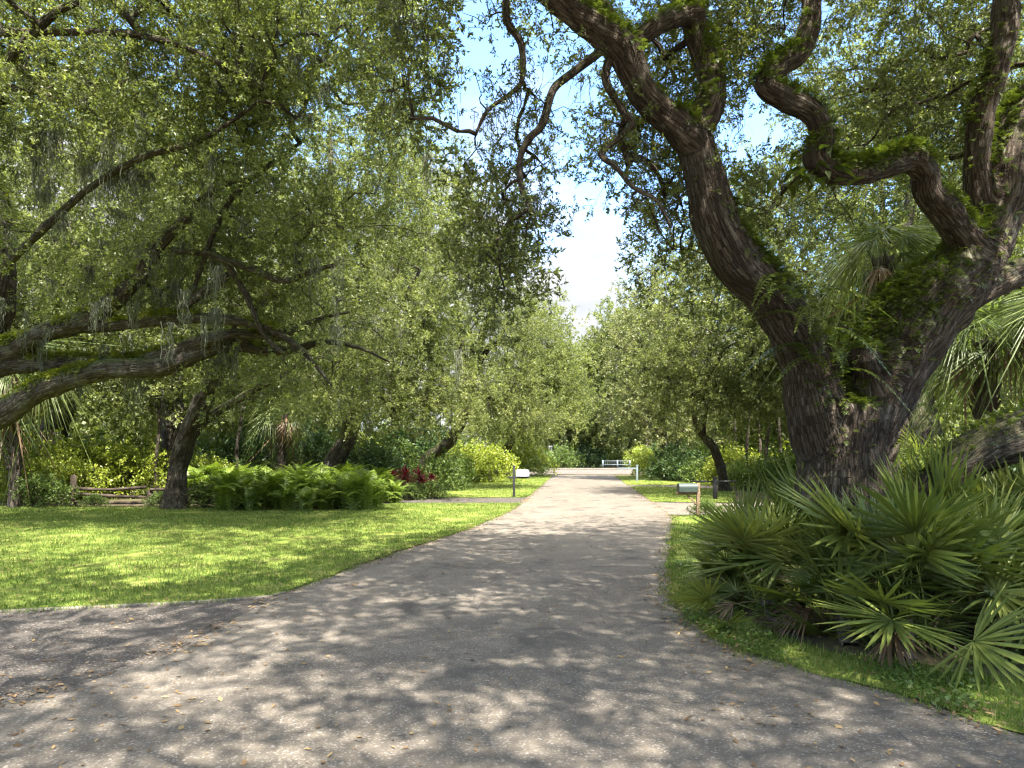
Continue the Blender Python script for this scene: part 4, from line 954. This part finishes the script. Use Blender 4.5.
def palmetto_mesh(seed, n, h, dead=3, droop=.22, L=.5):
    rng = RNG(seed); g, dd, st = Acc(), Acc(), Acc()
    fans = [fan(seed * 10 + i, L, 28, 3.7 + .5 * rng.random(), droop, .62 + .25 * rng.random(), .0145) for i in range(4)]
    for i in range(n):
        az = i * 2.4 + rng.normal(0, .25); el = math.radians(22 + 62 * (1 - (i / n)) ** .8 + rng.normal(0, 9))
        if i >= n - 6: el = math.radians(rng.uniform(-8, 20))
        d = np.array([math.cos(az) * math.cos(el), math.sin(az) * math.cos(el), math.sin(el)])
        tm = fans[rng.integers(0, 4)]; v = tm[0].copy()
        # bend the blade forward from the petiole end
        bend = rng.uniform(-.25, .6); pe = .7; m = v[:, 0] > .55
        x = v[m, 0] - .6; z = v[m, 2]; v[m, 0] = .6 + x * math.cos(bend) + z * math.sin(bend); v[m, 2] = z * math.cos(bend) - x * math.sin(bend)
        s = h * (.75 + .4 * rng.random()); o = np.array([rng.normal(0, .12), rng.normal(0, .12), .12 + .28 * rng.random()])
        place_mesh(g, (v, tm[1]), o, frame1(d, np.array([0, 0, 1.]), rng.normal(0, .35)), s, rng.random())
    for i in range(dead):
        az = rng.random() * 6.28; el = math.radians(rng.uniform(-12, 12)); d = np.array([math.cos(az) * math.cos(el), math.sin(az) * math.cos(el), math.sin(el)])
        place_mesh(dd, fan(900 + seed + i, L * .8, 15, 2.2, .7, .45, .013), np.array([0, 0, .3]), frame1(d, np.array([0, 0, 1.]), rng.normal(0, .5)), h * .85, rng.random())
    a = rng.random() * 6.28
    tube(st, catmull(np.array([[math.cos(a) * .35, math.sin(a) * .35, 0], [math.cos(a) * .15, math.sin(a) * .15, .1], [0, 0, .35]]), 4), np.linspace(.09, .07, 9), 8, rough=.15, rng=rng)
    return g.mesh('fronds', M['palm']), dd.mesh('dead_fronds', M['deadpalm']) if dead else None, st.mesh('stem', M['palm_trunk'], smooth=True)
def build_palmettos():
    tm = [palmetto_mesh(1, 22, 1.02, 2, .05, .7), palmetto_mesh(2, 20, .95, 3, .10, .7), palmetto_mesh(3, 24, 1.15, 2, .03, .7)]
    # px, ground y, template, scale, rz
    sp = [(748, 594, 2, .74, 0.3, 'saw palmetto at the bend of the road, farthest left of the clump'), (722, 602, 0, .45, 1.3, 'small saw palmetto between road bend and driveway, spiky dark fronds'), (764, 624, 0, .88, 2.1, 'saw palmetto leaning out over the weedy verge in front of oak trunk'),
          (804, 590, 2, .9, 4.0, 'upright saw palmetto with light green fans left of the oak trunk'), (842, 640, 1, .95, 5.2, 'saw palmetto with drooping lower fans under the oak trunk'), (905, 655, 0, 1.05, .8, 'largest fan-crowned saw palmetto nearest the viewer, right of trunk'),
          (940, 615, 2, 1.0, 3.4, 'saw palmetto with tall stiff fans before the leaning trunk'), (985, 645, 1, 1.05, 1.9, 'saw palmetto with brown dead fans at lower right'), (1035, 620, 2, 1.05, 5.9, 'saw palmetto cut by the right edge'), (880, 590, 1, .95, 2.9, 'saw palmetto tucked against the right side of the oak base'),
          (806, 556, 1, .75, 4.6, 'saw palmetto behind the clump, beside the driveway'), (1010, 590, 0, 1.1, .2, 'saw palmetto below the leaning trunk at right'), (690, 546, 1, .0, 0, None)]
    roots = {}
    for px, py, k, sc, rz, lb in sp:
        if not lb: continue
        loc = G(px, py)
        if k not in roots:
            r = thing('saw_palmetto', lb, 'palmetto', loc, rz, 'saw palmettos under the massive oak', sc); roots[k] = r
            for nm, me in zip(('fronds', 'dead_fronds', 'stem'), tm[k]):
                if me: obj(nm, me, r)
        else: dup(roots[k], lb, loc, rz, sc)
    # tall palmetto / young palm on the left with long stalks
    t = palmetto_mesh(8, 22, 2.0, 5, .3, .42); t2 = palmetto_mesh(9, 16, 1.8, 8, .5, .45)
    for (px, py, mm, rz, sc, lb) in ((120, 497, t, .4, 1.0, 'tall stalked young palm behind the rail fence'), (375, 492, t2, 2.2, .8, 'dark fan palm in shade beside the red leaved plant'), (950, 520, t, 3.2, 1.0, 'tall fan palm behind the leaning trunk at right'), (905, 528, t2, 4.2, 1.0, 'shaded fan palm directly behind the oak trunk'), (290, 490, t2, 1.0, .9, 'shaded fan palm at the back of the fern bed')):
        r = thing('fan_palm', lb, 'palm', G(px, py), rz, None, sc)
        for nm, me in zip(('fronds', 'dead_fronds', 'stem'), mm):
            if me: obj(nm, me, r)
def sabal_mesh(seed, H, n=26, dead=16, R=1.0, tr=.19, hang=1.0):
    rng = RNG(seed); g, dd, st = Acc(), Acc(), Acc()
    fans = [fan(seed * 31 + i, 1.05, 40, 4.6, 1.5 * hang, .95, .0095) for i in range(3)]; top = np.array([0, 0, H])
    for i in range(n):
        az = i * 2.4; el = math.radians(-25 + 100 * (1 - i / n) + rng.normal(0, 8)); d = np.array([math.cos(az) * math.cos(el), math.sin(az) * math.cos(el), math.sin(el)])
        tm = fans[rng.integers(0, 3)]; v = tm[0].copy(); v[:, 2] -= .12 * np.maximum(0, v[:, 0]) ** 2 * (1 if el < 1 else .3)
        place_mesh(g, (v, tm[1]), top, frame1(d, np.array([0, 0, 1.]), rng.normal(0, .3)), R * (.85 + .3 * rng.random()), rng.random())
    for i in range(dead):
        az = rng.random() * 6.28; el = math.radians(rng.uniform(-50, 0)); d = np.array([math.cos(az) * math.cos(el), math.sin(az) * math.cos(el), math.sin(el)])
        place_mesh(dd, fan(700 + i, .8, 20, 2.6, 1.3, .7, .02), top - [0, 0, .15], frame1(d, np.array([0, 0, 1.]), rng.normal(0, .4)), R, rng.random())
    p = catmull(np.array([[0, 0, 0], [.05, .02, H * .4], [-.03, 0, H * .75], [0, 0, H]]), 7); tube(st, p, tr * (1 + .1 * np.sin(np.arange(len(p)) * 2.1)), 12, rough=.07, rng=rng)
    for i in range(int(H * 16)):   # leaf boots
        z = H * (.25 + .75 * i / (H * 16)); az = i * 2.4; b = np.array([math.cos(az) * tr * .9, math.sin(az) * tr * .9, z]); e = b + [math.cos(az) * .13, math.sin(az) * .13, .24]
        tube(st, np.array([b, (b + e) / 2, e]), [.05, .035, .015], 4)
    return g.mesh('fronds', M['palm_light']), dd.mesh('dead_fronds', M['deadpalm']) if dead else None, st.mesh('trunk', M['palm_trunk'], smooth=True)
def build_palms():
    for px, Y, H, seed, n, dead, R, rz, lb in (
        (14, 25, 4.9, 1, 14, 16, .95, 0, 'cabbage palm with brown skirt of dead fronds at the left edge'), (884, 14.2, 6.0, 2, 15, 3, .62, 1, 'cabbage palm with long drooping green fronds behind the oak fork'), (985, 15, 4.4, 3, 16, 3, .7, 2, 'cabbage palm hanging fronds behind the right oak limb'),
        (282, 34, 3.9, 4, 13, 10, .8, 3, 'grey trunked cabbage palm standing in the shade behind the ferns'), (-30, 27, 5.2, 5, 20, 10, 1.2, 4, 'cabbage palm beyond the left edge, fronds only'), (1065, 13.5, 4.6, 6, 14, 3, .62, 5, 'cabbage palm at the right edge above the leaning trunk')):
        loc = ((px - CX) * Y / F, Y, 0); r = thing('cabbage_palm', lb, 'palm', loc, rz)
        for nm, me in zip(('fronds', 'dead_fronds', 'trunk'), sabal_mesh(seed, H, n, dead, R)):
            if me: obj(nm, me, r)
def build_leaning_log():
    rng = RNG(4); b = P(1190, 470, 9.9); b[2] = 0
    l = [(905, 520, 8.9, 12), (928, 492, 8.8, 17), (950, 472, 8.8, 20), (978, 453, 8.9, 23), (1008, 440, 9.0, 25), (1045, 428, 9.2, 26), (1110, 430, 9.6, 28), (1170, 480, 9.8, 34), (1195, 590, 9.9, 44)]
    s = [(1000, 440, 9, 12), (985, 425, 8.9, 9), (975, 414, 8.85, 6)]
    root = thing('bent_tree', 'thick bent trunk arching down to the ground behind the palmettos at right', 'tree', b)
    me, co, nr, rl = hero_mesh('trunk', [l], M['bark_hero'], .03, b, .12, 31); obj('trunk', me, root)
    f = Acc(); tm = [frond_tmpl(RNG(i), .15, 8, .55, .28, .3) for i in range(5)]
    pick = np.where(rng.random(len(co)) < np.clip(nr[:, 2] - .2, 0, 1) * .12)[0]
    d = nr[pick] + rng.normal(0, .5, (len(pick), 3)); place_frames(f, tm, co[pick], frames_from(d, np.array([[0, 0, 1.]]) + rng.normal(0, .2, (len(pick), 3))), .7 + .6 * rng.random(len(pick)), rng)
    obj('fern', f.mesh('fern', M['epiphyte'], b), root)
def fern_clump(seed, n=26, L=.8):
    rng = RNG(seed); a = Acc(); tm = [frond_tmpl(RNG(seed * 7 + i), L, 17, .85, .17, .9) for i in range(4)]
    az = np.arange(n) * 2.4 + rng.normal(0, .3, n); up = rng.uniform(.3, 2.0, n)
    d = np.column_stack([np.cos(az), np.sin(az), up]); p = np.column_stack([rng.normal(0, .12, (n, 2)), np.full(n, .02)])
    place_frames(a, tm, p, frames_from(d, np.array([[0, 0, 1.]])), .7 + .5 * rng.random(n), rng)
    return a.mesh('fern_plant', M['fern'])
def shrub_mesh(seed, rx, rz, n, ll, lw, mat, per=4):
    rng = RNG(seed); leaf, st = Acc(), Acc()
    u = rng.normal(0, 1, (n, 3)); u[:, 2] = np.abs(u[:, 2]); u /= np.linalg.norm(u, axis=1)[:, None]
    q = u * (rng.random((n, 1)) ** .4) * [rx, rx, rz] + [0, 0, .12]
    keep = np.array([mnoise.noise(Vector(x * (1.6 / rx) + seed)) > -.22 for x in q]); q = q[keep]
    p, d = cluster_sprays(q, rng, per, rx * .22, .3); d += u[keep].repeat(per, 0) * .8
    place(leaf, st, p, d, .8 + .5 * rng.random(len(p)), sprays_for('sh%s' % ll, ll, lw, 16, ll * 5), rng, .004)
    for i in range(9):
        t = q[rng.integers(0, len(q))]; tube(st, catmull(np.array([[rng.normal(0, .06), rng.normal(0, .06), 0], t * .5 + [0, 0, .1], t]), 4), np.linspace(.02, .006, 9), 4)
    return leaf.mesh('foliage', M[mat]), st.mesh('stems', M['bark'])
def build_understorey():
    rng = RNG(33)
    fm = [fern_clump(i + 1, 34, 1.02) for i in range(3)]
    n = 0
    pos = []
    while len(pos) < 120:
        px, py = rng.uniform(186, 398), rng.uniform(494, 511.5)
        if py > 511.5 - 10 * max(0, (px - 375) / 25) or (px < 225 and py > 503): continue
        w = G(px, py)
        if any((w[0] - q[0]) ** 2 + (w[1] - q[1]) ** 2 < .17 for q in pos): n += 1; 
        if n > 6000: break
        if any((w[0] - q[0]) ** 2 + (w[1] - q[1]) ** 2 < .17 for q in pos): continue
        pos.append(w)
    for i, w in enumerate(pos):
        o = obj('sword_fern', fm[i % 3]); o.location = [float(x) for x in w]; o.rotation_euler = (0, 0, rng.random() * 6.28); s = .6 + .95 * rng.random(); o.scale = (s, s, s * (.9 + .35 * rng.random()))
        tag(o, 'arching bright green sword fern in the dense bed left of the road', 'fern', 'ferns in the bed behind the lawn')
    kinds = {'lime': shrub_mesh(1, 1.1, 1.3, 150, .11, .055, 'shrub_lime'), 'dark': shrub_mesh(2, 1.0, 1.5, 150, .13, .05, 'shrub_dark'), 'mid': shrub_mesh(3, 1.2, 1.2, 170, .12, .055, 'shrub_mid'), 'low': shrub_mesh(4, .8, .6, 90, .08, .04, 'shrub_mid')}
    L = [('lime', 45, 30.5, 1.5, 'yellow green shrub behind the left palm'), ('lime', 88, 31, 1.35, 'yellow green shrub left of the stalked young palm'), ('lime', 135, 31.5, 1.35, 'yellow green shrub right of the stalked young palm'), ('lime', 24, 28, .95, 'low green shrub at the foot of the left palm'), ('low', 40, 25.5, 1.1, 'low leafy plant beside the fence post at left'), ('lime', 205, 33, 1.0, 'yellow green shrub behind the leaning tree'),
         ('lime', 66, 29, 1.0, 'leafy yellow green shrub just behind the fence post'),
         ('lime', 470, 48, 1.5, 'rounded lime shrub behind the far lawn'), ('lime', 492, 47, 1.3, 'bright lime shrub nearest the white mailbox'), ('mid', 452, 46, 1.2, 'green shrub left of the rounded lime shrub'), ('dark', 380, 34.5, 1.0, 'dark broad shrub left of the red plant'), ('dark', 372, 33, 1.25, 'dark shrub in shade behind the fern bed end'), ('low', 432, 29.8, .75, 'pale low shrub in front of the red plant'), ('low', 410, 29.2, .65, 'pale low shrub beside the end of the fern bed'), ('mid', 436, 37, 1.1, 'green shrub behind the red plant'),
         ('dark', 533, 74, 1.1, 'dark shrub behind the white mailbox'), ('dark', 674, 50, 1.25, 'dark rounded shrub right of the white post'), ('dark', 690, 49, 1.0, 'dark shrub behind the green mailbox'), ('lime', 650, 58, 1.2, 'light green shrub beside the white post'), ('lime', 664, 55, 1.0, 'light green shrub left of the dark rounded shrub'), ('mid', 712, 46, 1.2, 'green shrub behind the black gate post'), ('lime', 735, 42, 1.3, 'yellow green shrub behind the slender trunks'), ('mid', 752, 38, 1.0, 'green shrub in front of the slender trunks'), ('low', 706, 21.8, .5, 'small dark plant at the foot of the green mailbox'),
         ('lime', 640, 90, 1.6, 'yellow shrub beside the white rail fence'), ('mid', 560, 92, 1.8, 'shrub across the cross street at left'), ('dark', 590, 94, 1.6, 'dark shrub under the crooked oak'), ('mid', 505, 92, 1.8, 'shrub across the cross street farther left'), ('dark', 660, 91, 1.6, 'dark shrub right of the white rail fence'),
         ('mid', 790, 36, 1.3, 'shrub half hidden behind the massive oak'), ('dark', 860, 26, 1.2, 'dark shrub behind the oak trunk'), ('mid', 960, 22, 1.3, 'shrub behind the right palms'), ('dark', 1040, 20, 1.4, 'dark shrub at the right edge behind the bent trunk'), ('dark', 330, 38, 1.5, 'dark shrub at the foot of the broad bright oak'), ('dark', 255, 38, 1.5, 'dark shrub in shade behind the ferns'), ('mid', 180, 37, 1.4, 'shrub deep behind the leaning tree'), ('mid', 100, 40, 1.6, 'shrub deep behind the young palm'), ('dark', 30, 36, 1.6, 'dark shrub deep behind the left palm')]
    L += [('mid', 232, 42, 1.9, 'large leafy shrub deep in shade behind the fern bed, left'), ('dark', 300, 45, 2.0, 'large dark shrub deep behind the shaded cabbage palm'), ('lime', 352, 46, 1.8, 'large sunlit shrub deep behind the trunk of the broad bright oak'), ('mid', 384, 50, 2.2, 'large shrub deep behind the red plants'), ('dark', 416, 52, 2.2, 'large dark shrub between red plants and low bough oak'), ('mid', 437, 55, 2.2, 'large shrub behind the low bough oak trunk'),
          ('lime', 520, 61, 1.9, 'sunlit shrub left of the road before the cross street'), ('mid', 785, 48, 2.0, 'large shrub deep behind the slender trunks'), ('lime', 830, 40, 2.0, 'sunlit shrub deep behind the massive oak'), ('mid', 725, 55, 2.2, 'large shrub deep right of the right road trees'), ('mid', 610, 108, 2.2, 'shrub far behind the white rail fence'), ('lime', 575, 104, 2.0, 'sunlit shrub far behind the crooked oak'),
          ('low', 95, 25.4, .45, 'low plant in front of the timber fence near its tall post'), ('low', 160, 25.6, .5, 'low plant in front of the timber fence beside the leaning trunk'), ('low', 203, 25.2, .8, 'low plant between leaning trunk and fern bed')]
    roots = {}
    for k, px, Y, sc, lb in L:
        loc = ((px - CX) * Y / F, Y, 0); rz = rng.random() * 6.28
        if k not in roots:
            r = thing('shrub', lb, 'shrub', loc, rz, None, sc); roots[k] = r
            for nm, me in zip(('foliage', 'stems'), kinds[k]): obj(nm, me, r)
        else: dup(roots[k], lb, loc, rz, sc)
    # red ti plants
    def rosette(seed):
        g = RNG(seed); a = Acc(); st = Acc()
        for s in range(6):
            x, y, h = g.normal(0, .3), g.normal(0, .3), g.uniform(.35, 1.15); tube(st, np.array([[x * .4, y * .4, 0], [x * .8, y * .8, h * .5], [x, y, h]]), [.02, .017, .013], 5)
            for i in range(18):
                az = i * 2.4; el = math.radians(80 - i * 5.5 + g.normal(0, 6)); d = np.array([math.cos(az) * math.cos(el), math.sin(az) * math.cos(el), math.sin(el)])
                Rm = frame1(d, np.array([0, 0, 1.])); l = g.uniform(.32, .48); V = []
                for t, w in ((0, .012), (.3, .045), (.6, .05), (.85, .028), (1, .003)):
                    c = np.array([l * t, 0, -.35 * l * t * t]); V += [c + [0, w, .01], c + [0, 0, -.012 * (w > .02)], c + [0, -w, .01]]
                V = np.array(V) @ Rm + [x, y, h - .012 * i]; Q = []
                for k in range(4): o = 3 * k; Q += [[o, o + 1, o + 4, o + 3], [o + 1, o + 2, o + 5, o + 4]]
                a.add(V, Q, r=g.random())
        return a.mesh('leaves', M['ti_red']), st.mesh('stems', M['bark'])
    rm = rosette(5)
    for i, (px, Y, rz, sc, lb) in enumerate([(398, 30.5, 0, .9, 'dark red leaved plant, left one of the red group'), (411, 30.2, 2, 1.0, 'tallest red leaved plant between ferns and far lawn'), (424, 30.6, 4, .8, 'dark red leaved plant nearest the road')]):
        loc = ((px - CX) * Y / F, Y, 0)
        if i == 0:
            r0 = thing('red_plant', lb, 'plant', loc, rz, 'red leaved plants', sc)
            for nm, me in zip(('leaves', 'stems'), rm): obj(nm, me, r0)
        else: dup(r0, lb, loc, rz, sc)

# ------------------------------------------------------------------ street furniture
def arch_box(L, W, Hh):
    """mailbox shell: flat bottom, arched top, axis along Y"""
    prof = [(-W/2, 0), (W/2, 0)] + [(W/2 * math.cos(a), Hh - W/2 + W/2 * math.sin(a)) for a in np.linspace(0, math.pi, 13)]
    n = len(prof); V = [(x, -L/2, z) for x, z in prof] + [(x, L/2, z) for x, z in prof]
    bm = bmesh.new(); vs = [bm.verts.new(v) for v in V]
    for i in range(n): bm.faces.new((vs[i], vs[(i+1) % n], vs[n + (i+1) % n], vs[n + i]))
    bm.faces.new(vs[:n][::-1]); bm.faces.new(vs[n:]); bmesh.ops.remove_doubles(bm, verts=bm.verts, dist=1e-5); bmesh.ops.recalc_face_normals(bm, faces=bm.faces)
    me = bpy.data.meshes.new('box'); bm.to_mesh(me); bm.free(); return me
def build_mailboxes():
    # left: black post with cross arm and white box
    b = G(514, 497.5); s = b[1] / F
    r = thing('mailbox', 'white mailbox on a black cross-arm post at the left road edge', 'mailbox', b)
    a = Acc(); a.box((0, 0, .69), (.11, .11, 1.38)); p = obj('post', bevelled(a.mesh('post', M['black']), .012), r)
    a = Acc(); a.box((0, 0, 1.41), (.14, .14, .05)); obj('post_cap', bevelled(a.mesh('post_cap', M['black']), .012), p)
    a = Acc(); a.box((.22, 0, .90), (.95, .085, .09)); obj('cross_arm', bevelled(a.mesh('cross_arm', M['black']), .01), r)
    me = arch_box(.5, .30, .30); me.materials.append(M['white']); bx = obj('box', me, r); bx.location = (.38, 0, .948); bx.rotation_euler = (0, 0, math.radians(68))
    d = arch_box(.025, .29, .29); d.materials.append(M['white']); dd = obj('door', d, bx); dd.location = (0, -.262, .004)
    a = Acc(); a.box((0, 0, .06), (.012, .03, .13)); a.box((0, .05, .1), (.012, .09, .06)); fo = obj('flag', a.mesh('flag', M['redflag']), bx); fo.location = (.16, -.05, .1)
    # right: dark green box on a brown post
    b = G(698, 517); r = thing('mailbox', 'dark green mailbox on a brown wooden post by the right driveway', 'mailbox', b)
    a = Acc(); a.box((0, 0, .53), (.1, .1, 1.06)); obj('post', bevelled(a.mesh('post', M['wood']), .01), r)
    a = Acc(); a.box((-.3, 0, .74), (.74, .085, .085)); obj('cross_arm', bevelled(a.mesh('cross_arm', M['wood']), .008), r)
    a = Acc(); c, s_ = math.cos(.8), math.sin(.8); a.box((-.2, 0, .56), (.46, .06, .06), [[c, 0, s_], [0, 1, 0], [-s_, 0, c]]); obj('brace', bevelled(a.mesh('brace', M['wood']), .006), r)
    me = arch_box(.58, .27, .27); me.materials.append(M['greenbox']); bx = obj('box', me, r); bx.location = (-.34, 0, .786); bx.rotation_euler = (0, 0, math.radians(96))
    d = arch_box(.025, .26, .26); d.materials.append(M['greenbox']); dd = obj('door', d, bx); dd.location = (0, -.302, .003)
    a = Acc(); a.box((0, 0, .05), (.012, .025, .11)); a.box((0, .04, .09), (.012, .07, .05)); fo = obj('flag', a.mesh('flag', M['redflag']), bx); fo.location = (.145, -.1, .08)
    # black gate post with a thin rail
    b = G(715, 499.5); r = thing('gate_post', 'black square gate post with a thin rail behind the green mailbox', 'post', b)
    a = Acc(); a.box((0, 0, .46), (.17, .17, .92)); obj('post', bevelled(a.mesh('post', M['black']), .012), r)
    a = Acc(); a.box((0, 0, .945), (.22, .22, .05)); obj('post_cap', bevelled(a.mesh('post_cap', M['black']), .012), r)
    a = Acc(); a.box((-.58, 0, .78), (.98, .04, .06)); a.box((.5, 0, .78), (.8, .04, .06)); obj('rail', a.mesh('rail', M['black']), r)
    # white sign post
    b = G(637, 481.5); r = thing('sign_post', 'white post with a long horizontal arm on the right verge ahead', 'post', b)
    a = Acc(); a.box((0, 0, .55), (.13, .13, 1.1)); obj('post', bevelled(a.mesh('post', M['whitepost']), .012), r)
    a = Acc(); a.box((0, 0, 1.13), (.18, .18, .06)); obj('post_cap', bevelled(a.mesh('post_cap', M['whitepost']), .012), r)
    a = Acc(); a.box((-.72, 0, .92), (1.3, .08, .09)); obj('arm', bevelled(a.mesh('arm', M['whitepost']), .01), r)
    # white rail fence across the street
    Y = 88.; r = thing('rail_fence', 'white open rail fence across the cross street at the end of the road', 'fence', ((615 - CX) * Y / F, Y, 0))
    for x in (-1.55, .3, 1.9):
        a = Acc(); a.box((x, 0, .55), (.14, .14, 1.1)); obj('post', a.mesh('post', M['whitepost']), r)
    for z in (.5, .98):
        a = Acc(); a.box((.17, .0, z), (3.7, .04, .07)); obj('rail', a.mesh('rail', M['whitepost']), r)
    a = Acc()
    for x in np.arange(-1.45, 1.85, .24): a.box((x, .05, .6), (.016, .016, .86))
    obj('picket_infill', a.mesh('picket_infill', M['whitepost']), r)
    # low timber rail fence on the left
    Y = 26.0; x0 = (73 - CX) * Y / F; r = thing('timber_fence', 'low weathered timber rail fence behind the lawn at left', 'fence', (x0, Y, 0)); rng = RNG(2)
    for x in (0, 2.9, 5.6):
        a = Acc(); tube(a, np.array([[x, 0, 0], [x + .01, 0, .5], [x + .02, .01, 1.15 if x == 0 else .6]]), [.12, .11, .1], 9); a.b = []; obj('post', a.mesh('post', M['greywood'], smooth=True), r)
    for z in (.16, .42, .66):
        for k, xa in enumerate((0.1, 2.95)):
            xb = xa + 2.7; a = Acc(); ps = catmull(np.array([[xa, -.1, z + rng.normal(0, .03)], [(xa + xb) / 2, -.11, z - .03], [xb, -.1, z + rng.normal(0, .05)]]), 5)
            tube(a, ps, 0.055 * (1 + .15 * rng.normal(0, 1, len(ps)).clip(-1, 1)), 8); a.b = []; obj('rail', a.mesh('rail', M['greywood'], smooth=True), r)

build_world()
R = build_ground(); build_grass(R); build_litter(R)
build_grand_oak(); build_left_oak(); build_leaning_tree(); build_trees(); build_woods()
build_palmettos(); build_palms(); build_leaning_log(); build_understorey(); build_mailboxes()
print('faces', sum(len(m.polygons) for m in bpy.data.meshes))
